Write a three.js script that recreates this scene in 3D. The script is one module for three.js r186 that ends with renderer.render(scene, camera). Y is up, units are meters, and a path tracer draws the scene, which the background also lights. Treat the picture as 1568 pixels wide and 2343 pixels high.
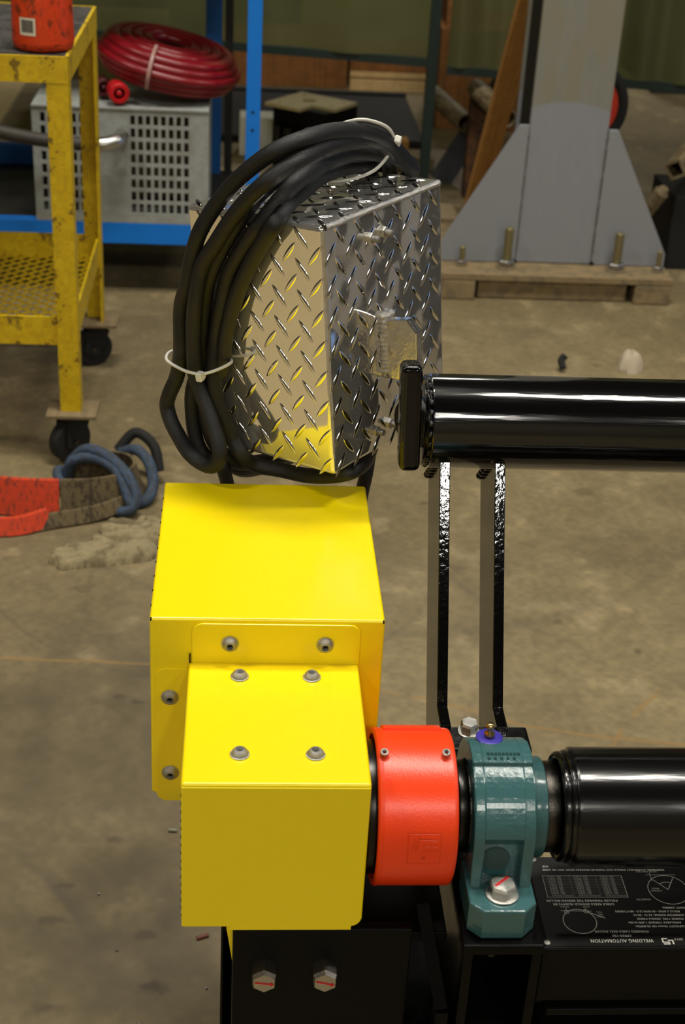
import * as THREE from 'three';
import { RoundedBoxGeometry } from 'three/addons/geometries/RoundedBoxGeometry.js';
import { mergeGeometries, mergeVertices } from 'three/addons/utils/BufferGeometryUtils.js';
import { RectAreaLightUniformsLib } from 'three/addons/lights/RectAreaLightUniformsLib.js';

RectAreaLightUniformsLib.init();
const scene = new THREE.Scene();
const renderer = new THREE.WebGLRenderer({ antialias: true });
renderer.toneMapping = THREE.LinearToneMapping;
renderer.toneMappingExposure = 1.0;
renderer.shadowMap.enabled = true;

// ---------------------------------------------------------------- camera
const camera = new THREE.PerspectiveCamera(38.87, 1568 / 2343, 0.05, 60);
camera.position.set(0, 1.5, 0);
camera.rotation.set(THREE.MathUtils.degToRad(-28.26), THREE.MathUtils.degToRad(-4.7), THREE.MathUtils.degToRad(3.29), 'YXZ');
camera.focus = 1.57;
camera.userData.fStop = 8.5;
scene.add(camera);

// ---------------------------------------------------------------- light: daylight beyond the open loading door, rows of lamps under the roof
scene.background = new THREE.Color().setRGB(0.30, 0.52, 1.0);
const LAMP_COLOR = new THREE.Color().setRGB(1.0, 0.955, 0.85);
const LAMP_NITS = 60;
const LAMP_SPOTS = [[1.75, -1.75, 0], [0.0, -2.6, 2], [6.2, -1.75, 0], [-3.7, -1.4, 0], [-3.6, 5.6, 1], [-1.1, 5.6, 1], [1.55, 5.6, 1], [4.1, 5.6, 1], [1.6, -10.4, 0]];  // the pair flanking the lamp behind the viewer is added as fill

// ---------------------------------------------------------------- helpers
let seed = 12345;
const rnd = () => { seed = (seed * 1664525 + 1013904223) >>> 0; return seed / 4294967296; };
const V = (x, y, z) => new THREE.Vector3(x, y, z);
const used = {};
const numbered = (n) => { const k = used[n] = (used[n] ?? -1) + 1; return k ? n + '_' + String(k).padStart(3, '0') : n; };
const shade = (o) => { o.castShadow = true; o.receiveShadow = true; return o; };
function tag(o, label, category, group) { o.userData.label = label; o.userData.category = category; if (group) o.userData.group = group; return o; }
function thing(name, label, category, pos = [0, 0, 0], group) {
  const o = new THREE.Group(); o.name = numbered(name); o.position.set(...pos); scene.add(o); return tag(o, label, category, group);
}
function part(name, geo, m, parent, label) {
  const o = shade(new THREE.Mesh(Array.isArray(geo) ? join(geo) : geo, m)); o.name = name; parent.add(o); if (label) o.userData.label = label; return o;
}
function single(name, geo, m, label, category, group, pos) {
  const o = shade(new THREE.Mesh(Array.isArray(geo) ? join(geo) : geo, m)); o.name = numbered(name); scene.add(o); if (pos) o.position.set(...pos); return tag(o, label, category, group);
}
function struct(name, geo, m, label) {
  const o = shade(new THREE.Mesh(Array.isArray(geo) ? join(geo) : geo, m)); o.name = name; o.userData.kind = 'structure'; o.userData.label = label; scene.add(o); return o;
}
function clean(g) {
  g = g.index ? g.toNonIndexed() : g;
  for (const k of Object.keys(g.attributes)) if (!['position', 'normal', 'uv'].includes(k)) g.deleteAttribute(k);
  if (!g.attributes.uv) g.setAttribute('uv', new THREE.BufferAttribute(new Float32Array(g.attributes.position.count * 2), 2));
  g.clearGroups(); return g;
}
const join = (list) => mergeGeometries(list.map(clean));
// uv in metres from the dominant axis of each face
function metres(g, s = 1) {
  g = clean(g); const p = g.attributes.position, n = g.attributes.normal, uv = new Float32Array(p.count * 2);
  for (let i = 0; i < p.count; i++) {
    const a = Math.abs(n.getX(i)), b = Math.abs(n.getY(i)), c = Math.abs(n.getZ(i));
    const x = p.getX(i), y = p.getY(i), z = p.getZ(i);
    const [u, v] = a > b && a > c ? [z, y] : b > c ? [x, z] : [x, y];
    uv[2 * i] = u * s; uv[2 * i + 1] = v * s;
  }
  g.setAttribute('uv', new THREE.BufferAttribute(uv, 2)); return g;
}
// box from min/max corners, rounded when r > 0
function bx(x0, x1, y0, y1, z0, z1, r = 0, seg = 2) {
  const w = x1 - x0, h = y1 - y0, d = z1 - z0;
  const g = r > 0 ? new RoundedBoxGeometry(w, h, d, seg, Math.min(r, w / 2.01, h / 2.01, d / 2.01)) : new THREE.BoxGeometry(w, h, d);
  g.translate((x0 + x1) / 2, (y0 + y1) / 2, (z0 + z1) / 2); return metres(g);
}
const tube = (pts, r, seg = 64, rad = 10, closed = false) => new THREE.TubeGeometry(new THREE.CatmullRomCurve3(pts.map((p) => V(...p)), closed, 'centripetal'), seg, r, rad, closed);
function rod(a, b, r, r2 = r, seg = 20, open = false) {
  const A = V(...a), B = V(...b), d = B.clone().sub(A), g = new THREE.CylinderGeometry(r2, r, d.length(), seg, 1, open);
  g.applyQuaternion(new THREE.Quaternion().setFromUnitVectors(V(0, 1, 0), d.clone().normalize())); g.translate((A.x + B.x) / 2, (A.y + B.y) / 2, (A.z + B.z) / 2); return g;
}
// a bar of rectangular section between two points; w across, t thick (towards hint)
function bar(a, b, w, t, hint = [0, 0, 1], r = 0) {
  const A = V(...a), B = V(...b), y = B.clone().sub(A), L = y.length(); y.normalize();
  const x = V(0, 0, 0).crossVectors(y, V(...hint)).normalize(), z = V(0, 0, 0).crossVectors(x, y);
  const g = metres(r ? new RoundedBoxGeometry(w, L, t, 2, r) : new THREE.BoxGeometry(w, L, t));
  g.applyMatrix4(new THREE.Matrix4().makeBasis(x, y, z)); g.translate((A.x + B.x) / 2, (A.y + B.y) / 2, (A.z + B.z) / 2); return g;
}
const lathe = (pts, seg = 32) => new THREE.LatheGeometry(pts.map(([r, y]) => new THREE.Vector2(r, y)), seg);
// profile turned about the x axis: points are [radius, x]
const latheX = (pts, seg = 48) => lathe(pts, seg).rotateZ(-Math.PI / 2);
function shapeOf(pts, holes = []) {
  const s = new THREE.Shape(pts.map(([x, y]) => new THREE.Vector2(x, y)));
  for (const h of holes) s.holes.push(h); return s;
}
const ext = (shape, depth, bevel = 0, seg = 1, curve = 12) => new THREE.ExtrudeGeometry(shape, { depth: depth - 2 * bevel, bevelEnabled: bevel > 0, bevelThickness: bevel, bevelSize: bevel, bevelOffset: -bevel, bevelSegments: seg, curveSegments: curve }).translate(0, 0, bevel);
function roundRect(x0, x1, y0, y1, rs) {   // corner radii: bottom-left, bottom-right, top-right, top-left
  const s = new THREE.Shape(), [a, b, c, d] = rs;
  s.moveTo(x0 + a, y0); s.lineTo(x1 - b, y0); if (b) s.absarc(x1 - b, y0 + b, b, -Math.PI / 2, 0);
  s.lineTo(x1, y1 - c); if (c) s.absarc(x1 - c, y1 - c, c, 0, Math.PI / 2);
  s.lineTo(x0 + d, y1); if (d) s.absarc(x0 + d, y1 - d, d, Math.PI / 2, Math.PI);
  s.lineTo(x0, y0 + a); if (a) s.absarc(x0 + a, y0 + a, a, Math.PI, Math.PI * 1.5);
  return s;
}
const hexHead = (R, h, ch = 0.12) => lathe([[0, 0], [R, 0], [R, h * 0.75], [R * (1 - ch), h], [0, h]], 6).toNonIndexed();
function flat(g) { g = clean(g); g.computeVertexNormals(); return g; }

// ---------------------------------------------------------------- noise and textures
function hash(i, j, s) { let h = (i * 374761393 + j * 668265263 + s * 1442695041) | 0; h = Math.imul(h ^ (h >>> 13), 1274126177); return ((h ^ (h >>> 16)) >>> 0) / 4294967296; }
function vnoise(x, y, per, s) {
  const xi = Math.floor(x), yi = Math.floor(y), fx = x - xi, fy = y - yi, u = fx * fx * (3 - 2 * fx), v = fy * fy * (3 - 2 * fy);
  const m = (a) => ((a % per) + per) % per, x0 = m(xi), x1 = m(xi + 1), y0 = m(yi), y1 = m(yi + 1);
  return (hash(x0, y0, s) * (1 - u) + hash(x1, y0, s) * u) * (1 - v) + (hash(x0, y1, s) * (1 - u) + hash(x1, y1, s) * u) * v;
}
function fbm(u, v, f0, oct, s) { let a = 0.5, t = 0, n = 0, f = f0; for (let k = 0; k < oct; k++) { t += a * vnoise(u * f, v * f, f, s + k); n += a; a *= 0.5; f *= 2; } return t / n; }
function texture(size, fn, srgb, rep = 1) {
  const d = new Uint8Array(size * size * 4);
  for (let j = 0; j < size; j++) for (let i = 0; i < size; i++) {
    const c = fn(i / size, j / size), o = 4 * (j * size + i);
    d[o] = Math.max(0, Math.min(255, c[0])); d[o + 1] = Math.max(0, Math.min(255, c[1])); d[o + 2] = Math.max(0, Math.min(255, c[2])); d[o + 3] = 255;
  }
  const t = new THREE.DataTexture(d, size, size); t.wrapS = t.wrapT = THREE.RepeatWrapping; t.magFilter = THREE.LinearFilter; t.minFilter = THREE.LinearFilter;
  if (srgb) t.colorSpace = THREE.SRGBColorSpace; t.repeat.set(rep, rep); t.needsUpdate = true; return t;
}
const mix = (a, b, t) => a.map((x, i) => x + (b[i] - x) * t);
const sm = (a, b, x) => { const t = Math.max(0, Math.min(1, (x - a) / (b - a))); return t * t * (3 - 2 * t); };
const grey = (v) => [v, v, v];
const tFine = texture(256, (u, v) => grey(255 * fbm(u, v, 32, 3, 7)), false, 12);
const tPeel = texture(256, (u, v) => grey(255 * fbm(u, v, 8, 4, 17)), false, 5);
const tWave = texture(256, (u, v) => grey(255 * fbm(u, v, 4, 2, 27)), false, 4);
const tDent = texture(512, (u, v) => grey(255 * fbm(u, v, 6, 2, 29)), false, 3.6);
const tCast = texture(256, (u, v) => grey(255 * fbm(u, v, 16, 4, 37)), false, 14);
const M = {};
const mat = (c, roughness = 0.5, metalness = 0, o = {}) => new THREE.MeshPhysicalMaterial({ color: new THREE.Color(c), roughness, metalness, ...o });
M.yellow = mat('#fde200', 0.32, 0, { bumpMap: tPeel, bumpScale: 0.0002, clearcoat: 0.25, clearcoatRoughness: 0.2 });
M.black = mat('#0b0b0b', 0.16, 0, { bumpMap: tPeel, bumpScale: 0.0005, clearcoat: 0.6, clearcoatRoughness: 0.08 });
M.blackRough = mat('#080807', 0.5, 0, { bumpMap: tPeel, bumpScale: 0.0005, specularIntensity: 0.3 });
M.blackStand = mat('#080808', 0.3, 0, { bumpMap: tPeel, bumpScale: 0.0008, specularIntensity: 0.25 });
M.glossBar = mat('#070707', 0.06, 0, { bumpMap: tCast, bumpScale: 0.00012 });
M.hole = mat('#050505', 0.9);
M.steel = mat('#a8a6a2', 0.28, 1, { bumpMap: tFine, bumpScale: 0.0001 });
M.zinc = mat('#c8c6c0', 0.24, 1, { bumpMap: tFine, bumpScale: 0.0001 });
M.darkSteel = mat('#3a3937', 0.3, 1);
M.mill = mat('#57534e', 0.26, 1, { bumpMap: tFine, bumpScale: 0.0002 });
M.alu = mat('#e4e2de', 0.06, 0.88, { bumpMap: tDent, bumpScale: 0.0024 });
M.aluLug = mat('#efede8', 0.10, 1);
M.aluBar = mat('#dddbd6', 0.2, 1, { bumpMap: tFine, bumpScale: 0.0002 });
M.teal = mat('#3a6365', 0.24, 0, { bumpMap: tCast, bumpScale: 0.0005, clearcoat: 0.5, clearcoatRoughness: 0.16 });
M.orange = mat('#fb4412', 0.3, 0, { bumpMap: tFine, bumpScale: 0.0001, clearcoat: 0.15, clearcoatRoughness: 0.35 });
M.rubber = mat('#141414', 0.42, 0, { bumpMap: tFine, bumpScale: 0.0002 });
M.nylon = mat('#e9e7dc', 0.4, 0, { transmission: 0.15, thickness: 0 });
M.redMark = mat('#c8161c', 0.5);
M.purple = mat('#3a2fa0', 0.4);
M.brass = mat('#b9a577', 0.25, 1);
M.blue = mat('#0a78dc', 0.42);
M.blueDark = mat('#0c4f8f', 0.5);  // darker blue for the rear posts and rear beam
M.dark = mat('#171513', 0.6);
M.darkBrown = mat('#2a1c12', 0.8);

// ---------------------------------------------------------------- the room
const W2F = 6.0;   // metres covered by one repeat of the floor texture
const FX0 = -2.2, FZ0 = -5.4;
const cracks = [];
function crackPath(pts, w, tone) { cracks.push({ pts, w, tone }); }
crackPath([[-0.75, -2.215], [-0.42, -2.204], [-0.28, -2.196], [-0.152, -2.192], [0.1, -2.16], [0.34, -2.09], [0.503, -2.014], [0.60, -1.99], [0.668, -1.979], [0.72, -1.97], [1.1, -1.93], [3, -1.8]], 0.006, 1);
crackPath([[0.64, -1.95], [0.683, -2.029], [0.74, -2.09], [0.831, -2.179], [1.0, -2.33], [2.0, -3.3]], 0.005, 1);
function segDist(px, pz, a, b) { const dx = b[0] - a[0], dz = b[1] - a[1], t = Math.max(0, Math.min(1, ((px - a[0]) * dx + (pz - a[1]) * dz) / (dx * dx + dz * dz))); return Math.hypot(px - a[0] - dx * t, pz - a[1] - dz * t); }
const spots = [[-0.102, -1.427, 0.022, 0.013, 0.9], [-0.02, -1.33, 0.03, 0.018, 0.95], [-0.20, -2.09, 0.020, 0.010, 0.6], [-0.17, -2.075, 0.018, 0.009, 0.6], [-0.12, -2.04, 0.014, 0.009, 0.7], [-0.09, -1.97, 0.014, 0.008, 0.6], [-0.18, -1.72, 0.014, 0.008, 0.5],
  [-0.25, -1.55, 0.02, 0.008, 0.45], [-0.12, -1.52, 0.016, 0.007, 0.5], [-0.30, -2.45, 0.02, 0.012, 0.3], [0.78, -2.9, 0.03, 0.02, 0.3], [0.45, -2.55, 0.02, 0.014, 0.3], [0.62, -2.35, 0.012, 0.01, 0.4], [-0.24, -1.62, 0.012, 0.006, 0.5]];
for (let k = 0; k < 26; k++) spots.push([-0.6 + rnd() * 2.2, -3.9 + rnd() * 2.7, 0.006 + rnd() * 0.016, 0.005 + rnd() * 0.01, 0.2 + rnd() * 0.35]);
const arcs = [[-0.62, -1.30, 0.42, 0.012, 0.35], [-0.70, -1.25, 0.58, 0.02, 0.30], [-0.66, -1.32, 0.50, 0.01, 0.25], [-0.05, -2.6, 0.46, 0.008, 0.16], [0.9, -2.7, 0.5, 0.012, 0.14], [0.3, -3.1, 0.8, 0.02, 0.14]];
const tFloor = texture(2048, (u, v) => {
  const x = FX0 + u * W2F, z = FZ0 + v * W2F;
  const n1 = fbm(u, v, 6, 5, 3), n2 = fbm(u, v, 96, 4, 11), n3 = fbm(u, v, 24, 4, 23), n4 = fbm(u * 1, v, 512, 2, 51);
  let c = mix([108, 95, 67], [140, 124, 89], sm(0.25, 0.75, n1 * 0.55 + n2 * 0.25 + n3 * 0.2));
  c = mix(c, [98, 86, 62], 0.4 * sm(0.55, 0.75, n3)); c = mix(c, [164, 146, 112], 0.4 * sm(0.62, 0.8, n2));
  c = c.map((q) => q * (0.9 + 0.2 * n4));
  if (z > -2.6 && z < -1.2) { const s = fbm(u * 1, v * 1, 128, 3, 71), d = sm(0.3, 0.62, fbm(u, v, 14, 5, 81)) * sm(-2.6, -2.1, z) * sm(0.2, -0.1, x); c = mix(c, [80, 70, 50], 0.62 * d * (0.5 + 1.0 * s)); }
  c = mix(c, [200, 178, 130], 0.8 * sm(-1.0, -1.02, x + 0.01 * (n3 - 0.5)));   // paler floor out of view, painted to brighten the treadplate reflection
  for (const q of cracks) { let m = 9; for (let k = 0; k < q.pts.length - 1; k++) { const a = q.pts[k], b = q.pts[k + 1]; if (x > Math.min(a[0], b[0]) - 0.05 && x < Math.max(a[0], b[0]) + 0.05) m = Math.min(m, segDist(x, z + 0.012 * (n2 - 0.5), a, b)); }
    if (m < 0.05) { const t = sm(q.w, q.w * 0.3, m) * sm(0.32, 0.55, n3 * 0.5 + n2 * 0.5); c = mix(c, [150, 116, 66], 0.65 * t); } }
  for (const [sx, sz, rx, rz, a] of spots) { const dx = (x - sx) / rx, dz = (z - sz) / rz, d = Math.hypot(dx, dz); if (d < 2) c = mix(c, [60, 50, 36], 0.75 * a * sm(1.3, 0.35, d + 1.8 * (n2 - 0.5) + 0.8 * (n4 - 0.5))); }
  for (const [ax, az, ar, w, a] of arcs) { const d = Math.abs(Math.hypot(x - ax, z - az) - ar); if (d < w) c = mix(c, [72, 64, 52], a * sm(w, w * 0.2, d) * sm(0.35, 0.6, n3)); }
  return c;
}, true);
tFloor.wrapS = tFloor.wrapT = THREE.MirroredRepeatWrapping;
M.floor = new THREE.MeshPhysicalMaterial({ map: tFloor, roughness: 0.62, bumpMap: texture(512, (u, v) => grey(255 * fbm(u, v, 48, 4, 61)), false, 6), bumpScale: 0.0008 });
const tWall = texture(256, (u, v) => { const n = fbm(u, v, 6, 4, 91); return mix([118, 112, 98], [142, 134, 116], n); }, true, 0.4);
M.wall = new THREE.MeshStandardMaterial({ map: tWall, roughness: 0.9 });
M.roof = mat('#1d1c1a', 0.8);
const RX0 = -9, RX1 = 10, RZ0 = -14, RZ1 = 9, RH = 6.4;
{
  const g = bx(RX0 - 0.3, RX1 + 6, -0.3, 0, RZ0 - 0.3, RZ1 + 0.3), p = g.attributes.position, uv = g.attributes.uv;
  for (let i = 0; i < p.count; i++) uv.setXY(i, (p.getX(i) - FX0) / W2F, (p.getZ(i) - FZ0) / W2F);
  struct('floor', g, M.floor, 'worn brown grey concrete workshop floor with stains and cracks');
  struct('ceiling', bx(RX0 - 0.3, RX1 + 0.3, RH, RH + 0.25, RZ0 - 0.3, RZ1 + 0.3), M.roof, 'dark steel workshop roof');
  struct('wall_back', bx(RX0 - 0.3, RX1 + 0.3, 0, RH, RZ0 - 0.3, RZ0), M.wall, 'beige workshop wall behind the racks');
  struct('wall_front', bx(RX0 - 0.3, RX1 + 0.3, 0, RH, RZ1, RZ1 + 0.3), M.wall, 'beige workshop wall behind the viewer');
  struct('wall_left', bx(RX0 - 0.3, RX0, 0, RH, RZ0, RZ1), M.wall, 'beige workshop wall on the cart side');
  const D0 = -4.6, D1 = -0.6, DH = 4.2;
  const wr = struct('wall_right', [bx(RX1, RX1 + 0.3, 0, RH, RZ0, D0), bx(RX1, RX1 + 0.3, 0, RH, D1, RZ1), bx(RX1, RX1 + 0.3, DH, RH, D0, D1)], M.wall, 'beige workshop wall with an open loading door');
  const fr = part('door_frame', [bx(RX1 - 0.04, RX1 + 0.32, 0, DH + 0.12, D0 - 0.02, D0 + 0.1), bx(RX1 - 0.04, RX1 + 0.32, 0, DH + 0.12, D1 - 0.1, D1 + 0.02), bx(RX1 - 0.04, RX1 + 0.32, DH - 0.1, DH + 0.02, D0, D1)], M.dark, wr); fr.userData.label = 'dark steel frame of the open loading door';
}
// lamps under the roof, including the added fill pair
{
  const glow = new THREE.MeshStandardMaterial({ color: '#ffffff', emissive: LAMP_COLOR, emissiveIntensity: 6, roughness: 0.5 });
  for (const [x, z, turn] of LAMP_SPOTS) {
    const w = turn === 1 ? 0.45 : 1.25, d = turn === 1 ? 1.25 : turn === 2 ? 0.6 : 0.42;   // 1: turned lengthwise, 2: wide fitting
    const o = thing('ceiling_light', 'long white fluorescent lamp hanging under the dark roof', 'lamp', [x, 5.9, z], 'fluorescent lamps under the roof');
    part('housing', [bx(-w / 2 - 0.03, w / 2 + 0.03, 0.0, 0.09, -d / 2 - 0.03, d / 2 + 0.03, 0.015), rod([-w / 3, 0.09, 0], [-w / 3, 0.5, 0], 0.008), rod([w / 3, 0.09, 0], [w / 3, 0.5, 0], 0.008)], M.zinc, o);
    part('diffuser', bx(-w / 2, w / 2, -0.012, 0.001, -d / 2, d / 2), glow, o);
    const L = new THREE.RectAreaLight(LAMP_COLOR, LAMP_NITS, w, d); L.position.set(0, -0.02, 0); L.rotation.x = -Math.PI / 2; o.add(L);
  }
}

// ================================================================ the machine
const AY = 0.589, AZ = -1.0935;   // shaft axis
function buttonScrew(parent, [x, y, z], up = false, R = 0.0078) {
  const o = new THREE.Group(); o.name = 'screw'; o.position.set(x, y, z); if (!up) o.rotation.x = Math.PI / 2; parent.add(o);
  o.rotation.y = up ? rnd() * 6 : 0;
  part('washer', lathe([[R * 0.5, 0], [R * 1.12, 0], [R * 1.16, 0.0006], [R * 1.12, 0.0013], [R * 0.5, 0.0013]], 28), M.zinc, o);
  const h = 0.0052, b = 0.0013, pts = [[0.0001, b + 0.0012], [R * 0.36, b + 0.0012], [R * 0.38, b + h * 0.95], [R * 0.5, b + h], [R * 0.72, b + h * 0.82], [R * 0.9, b + h * 0.46], [R * 0.98, b + h * 0.12], [R * 0.98, b]];
  part('head', lathe(pts, 30), M.steel, o);
  part('socket', new THREE.CylinderGeometry(R * 0.355, R * 0.355, 0.0006, 6).translate(0, b + 0.0016, 0), M.hole, o, 'dark hex socket');
  return o;
}
function hexBolt(parent, name, pos, dir, R, h, m = M.zinc, washer = true) {
  const o = new THREE.Group(); o.name = name; o.position.set(...pos); o.quaternion.setFromUnitVectors(V(0, 1, 0), V(...dir).normalize()); parent.add(o);
  if (washer) part('washer', lathe([[0, 0], [R * 1.16, 0], [R * 1.2, 0.001], [R * 1.16, 0.0025], [0, 0.0025]], 28), m, o);
  part('head', flat(hexHead(R, h).translate(0, washer ? 0.0025 : 0, 0)), m, o); return o;
}
// ---- yellow sheet-metal guard
{
  const g = thing('drive_guard', 'bright yellow sheet metal guard of two stepped boxes with button head screws', 'machine guard', [0, 0, 0]);
  const ZB = -1.1885;
  const rear = part('rear_box', [bx(-0.083, 0.146, 0.525, 0.739, -1.476, ZB, 0.0032, 3)], M.yellow, g);
  for (const nt of [rod([-0.0815, 0.7385, ZB - 0.002], [-0.0815, 0.7365, ZB + 0.0006], 0.0009, 0.0009, 10), rod([0.1443, 0.7385, ZB - 0.002], [0.1443, 0.7365, ZB + 0.0006], 0.0009, 0.0009, 10)]) part('corner_notch', nt, M.hole, rear, 'small dark bend relief hole');
  const dots = []; for (let k = 0; k < 9; k++) dots.push(bx(-0.0834, -0.0822, 0.7362, 0.7378, -1.44 + k * 0.028, -1.4375 + k * 0.028));
  part('stitch_slot', dots, M.hole, rear, 'row of small slots along the bend');
  const front = part('front_box', [bx(-0.045, 0.122, 0.529, 0.6895, ZB, -1.0, 0.003, 3), ext(roundRect(-0.0445, 0.1215, 0.5235, 0.6868, [0.002, 0.011, 0.001, 0.001]), 0.0035, 0.001).translate(0, 0, -1.0028)], M.yellow, g);
  const nn = []; for (let k = 0; k < 16; k++) nn.push(bx(-0.0451, -0.0440, 0.535 + k * 0.0093, 0.538 + k * 0.0093, -1.0022, -1.0008));
  part('stitch_slot', nn, M.hole, front, 'row of small slots along the bend');
  const fl = part('top_flange', ext(roundRect(-0.042, 0.1225, 0.688, 0.7345, [0.001, 0.001, 0.011, 0.011]), 0.0022, 0.0007, 2).translate(0, 0, ZB), M.yellow, g);
  part('side_flange', ext(roundRect(-0.078, -0.043, 0.517, 0.682, [0.011, 0.001, 0.001, 0.011]), 0.0022, 0.0007, 2).translate(0, 0, ZB), M.yellow, g);
  part('bend_slot', bx(-0.0445, -0.0432, 0.689, 0.7, ZB + 0.0015, ZB + 0.0026), M.hole, fl, 'dark slit at the flange corner');
  const zf = ZB + 0.0022;
  for (const [x, y] of [[-0.005, 0.712], [0.088, 0.712], [-0.0635, 0.648], [-0.0635, 0.554]]) buttonScrew(g, [x, y, zf]);
  for (const [x, z] of [[0.005, -1.163], [0.075, -1.163], [0.006, -1.042], [0.074, -1.042]]) buttonScrew(g, [x, 0.6895, z], true);
  part('mounting_tab', [bx(0.0, 0.113, 0.512, 0.53, -1.0105, -1.0075), ext(shapeOf([[-0.006, 0.53], [-0.006, 0.515], [0.0028, 0.452], [0.0028, 0.53]]), 0.0025).translate(0, 0, -1.03)], M.yellow, g);
}
// ---- red coupling cover
{
  const c = thing('shaft_coupling', 'orange red plastic coupling cover ring between yellow guard and teal bearing', 'coupling', [0, AY, AZ]);
  const x0 = 0.134, x1 = 0.2086, r = 0.0748;
  const cov = part('cover', latheX([[r - 0.0055, x0], [r - 0.0006, x0], [r + 0.0006, x0 + 0.003], [r, x0 + 0.006], [r, x1 - 0.004], [r - 0.0008, x1 - 0.001], [r - 0.003, x1], [r - 0.0055, x1], [r - 0.0055, x0]], 96), M.orange, c);
  // raised closing lid on the back of the cover
  const lid = []; { const a0 = 1.92, a1 = 2.45, n = 10, P = []; for (let k = 0; k <= n; k++) { const a = a0 + (a1 - a0) * k / n; P.push([Math.cos(a) * (r + 0.0025), Math.sin(a) * (r + 0.0025)]); } for (let k = n; k >= 0; k--) { const a = a0 + (a1 - a0) * k / n; P.push([Math.cos(a) * (r - 0.002), Math.sin(a) * (r - 0.002)]); } lid.push(ext(shapeOf(P), 0.056, 0.0008).rotateY(-Math.PI / 2).scale(-1, 1, 1)); }
  const lg = clean(lid[0]); { const p = lg.attributes.position; for (let i = 0; i < p.count; i += 3) { const t = [p.getX(i), p.getY(i), p.getZ(i)]; p.setXYZ(i, p.getX(i + 1), p.getY(i + 1), p.getZ(i + 1)); p.setXYZ(i + 1, ...t); } lg.computeVertexNormals(); }
  part('lid', lg.translate(0.1435, 0, 0), M.orange, cov);
  for (const x of [0.1405, 0.1985]) {
    const a = 1.36, s = new THREE.Group(); s.name = 'cap_screw'; s.position.set(x, Math.sin(a) * (r + 0.0008), Math.cos(a) * (r + 0.0008)); s.rotation.x = Math.PI / 2 - a + 0.25; c.add(s);
    part('boss', lathe([[0, -0.004], [0.0052, -0.004], [0.0052, 0.0002], [0, 0.0002]], 20).scale(1, 1, 2.3).translate(0, 0, 0.006), M.orange, s);
    part('head', lathe([[0.0016, 0.0025], [0.0018, 0.006], [0.0034, 0.006], [0.004, 0.0052], [0.004, -0.001], [0, -0.001]], 18), M.zinc, s, 'small bright socket screw');
  }
  // moulded plate with raised maker's mark
  const cv = document.createElement('canvas'); cv.width = 512; cv.height = 360; const g2 = cv.getContext('2d');
  g2.fillStyle = '#000'; g2.fillRect(0, 0, 512, 360); g2.strokeStyle = '#fff'; g2.fillStyle = '#fff';
  g2.lineWidth = 14; g2.strokeRect(8, 8, 496, 344); g2.lineWidth = 16;
  g2.beginPath(); g2.moveTo(60, 190); g2.lineTo(95, 80); g2.lineTo(115, 175); g2.lineTo(165, 70); g2.lineTo(160, 190); g2.stroke();
  g2.lineWidth = 10; g2.beginPath(); g2.moveTo(180, 70); g2.lineTo(460, 78); g2.stroke();
  g2.font = 'bold 52px sans-serif'; g2.textAlign = 'center'; g2.fillText('60', 256, 300);
  for (let k = 0; k < 5; k++) { g2.fillRect(235 + k * 48, 120, 30, 34); g2.fillRect(235 + k * 48, 178, 30, 34); }
  const tm = new THREE.CanvasTexture(cv);
  const om = M.orange.clone(); om.bumpMap = tm; om.bumpScale = 0.0012; om.clearcoat = 0;
  const a0 = -0.09, a1 = 0.36, pg = new THREE.CylinderGeometry(r + 0.0003, r + 0.0003, 0.03, 16, 1, true, 0, a1 - a0); pg.rotateZ(-Math.PI / 2);
  { // place the strip on the camera side of the cover, letters reading along x
    const p = pg.attributes.position, n = pg.attributes.normal, uv = pg.attributes.uv;
    for (let i = 0; i < p.count; i++) { const u = uv.getX(i), v = uv.getY(i), a = a1 - u * (a1 - a0) + 0.0; p.setXYZ(i, 0.1615 + (v) * 0.031, Math.sin(a) * (r + 0.0002), Math.cos(a) * (r + 0.0002)); n.setXYZ(i, 0, Math.sin(a), Math.cos(a)); uv.setXY(i, v, 1 - u); }
    const id = pg.index.array; for (let i = 0; i < id.length; i += 3) { const t = id[i]; id[i] = id[i + 1]; id[i + 1] = t; }
    pg.computeVertexNormals();
  }
  part('maker_plate', pg, om, c, 'moulded rectangle with raised maker mark');
  part('hub', latheX([[0.0, 0.1255], [0.062, 0.1255], [0.064, 0.1275], [0.064, 0.15], [0.05, 0.152], [0.05, 0.2], [0.0, 0.2]], 48), M.darkSteel, c, 'dark steel hub inside the cover');
}
// ---- roller with its stub shaft
{
  const c = thing('drive_roller', 'glossy black steel pipe roller with bright bare shaft end', 'roller', [0, AY, AZ]);
  const bp = []; const rr = 0.0575;
  part('tube', latheX([[0, 0.322], [0.05, 0.322], [0.0535, 0.3235], [rr, 0.328], [rr, 0.9], [0, 0.9]], 96), M.blackTube = mat('#070707', 0.17, 0, { bumpMap: tPeel, bumpScale: 0.0003, clearcoat: 0.25, clearcoatRoughness: 0.25 }), c);
  part('weld_bead', [latheX([[0.044, 0.3205], [0.0515, 0.319], [0.0545, 0.3215], [0.0552, 0.3245], [0.05, 0.327]], 64), new THREE.TorusGeometry(0.0495, 0.0042, 8, 60).rotateY(Math.PI / 2).translate(0.3165, 0, 0)], M.black, c, 'lumpy black painted weld ring');
  part('shaft', latheX([[0.0, 0.2005], [0.0405, 0.2005], [0.0405, 0.2985], [0.044, 0.2985], [0.044, 0.316], [0.0, 0.316]], 64), M.mill, c, 'shiny bare steel shaft');
  part('set_collar', latheX([[0.0405, 0.2135], [0.0435, 0.2135], [0.0445, 0.2145], [0.0445, 0.2235], [0.0405, 0.2235]], 48), M.darkSteel, c);
}
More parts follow.
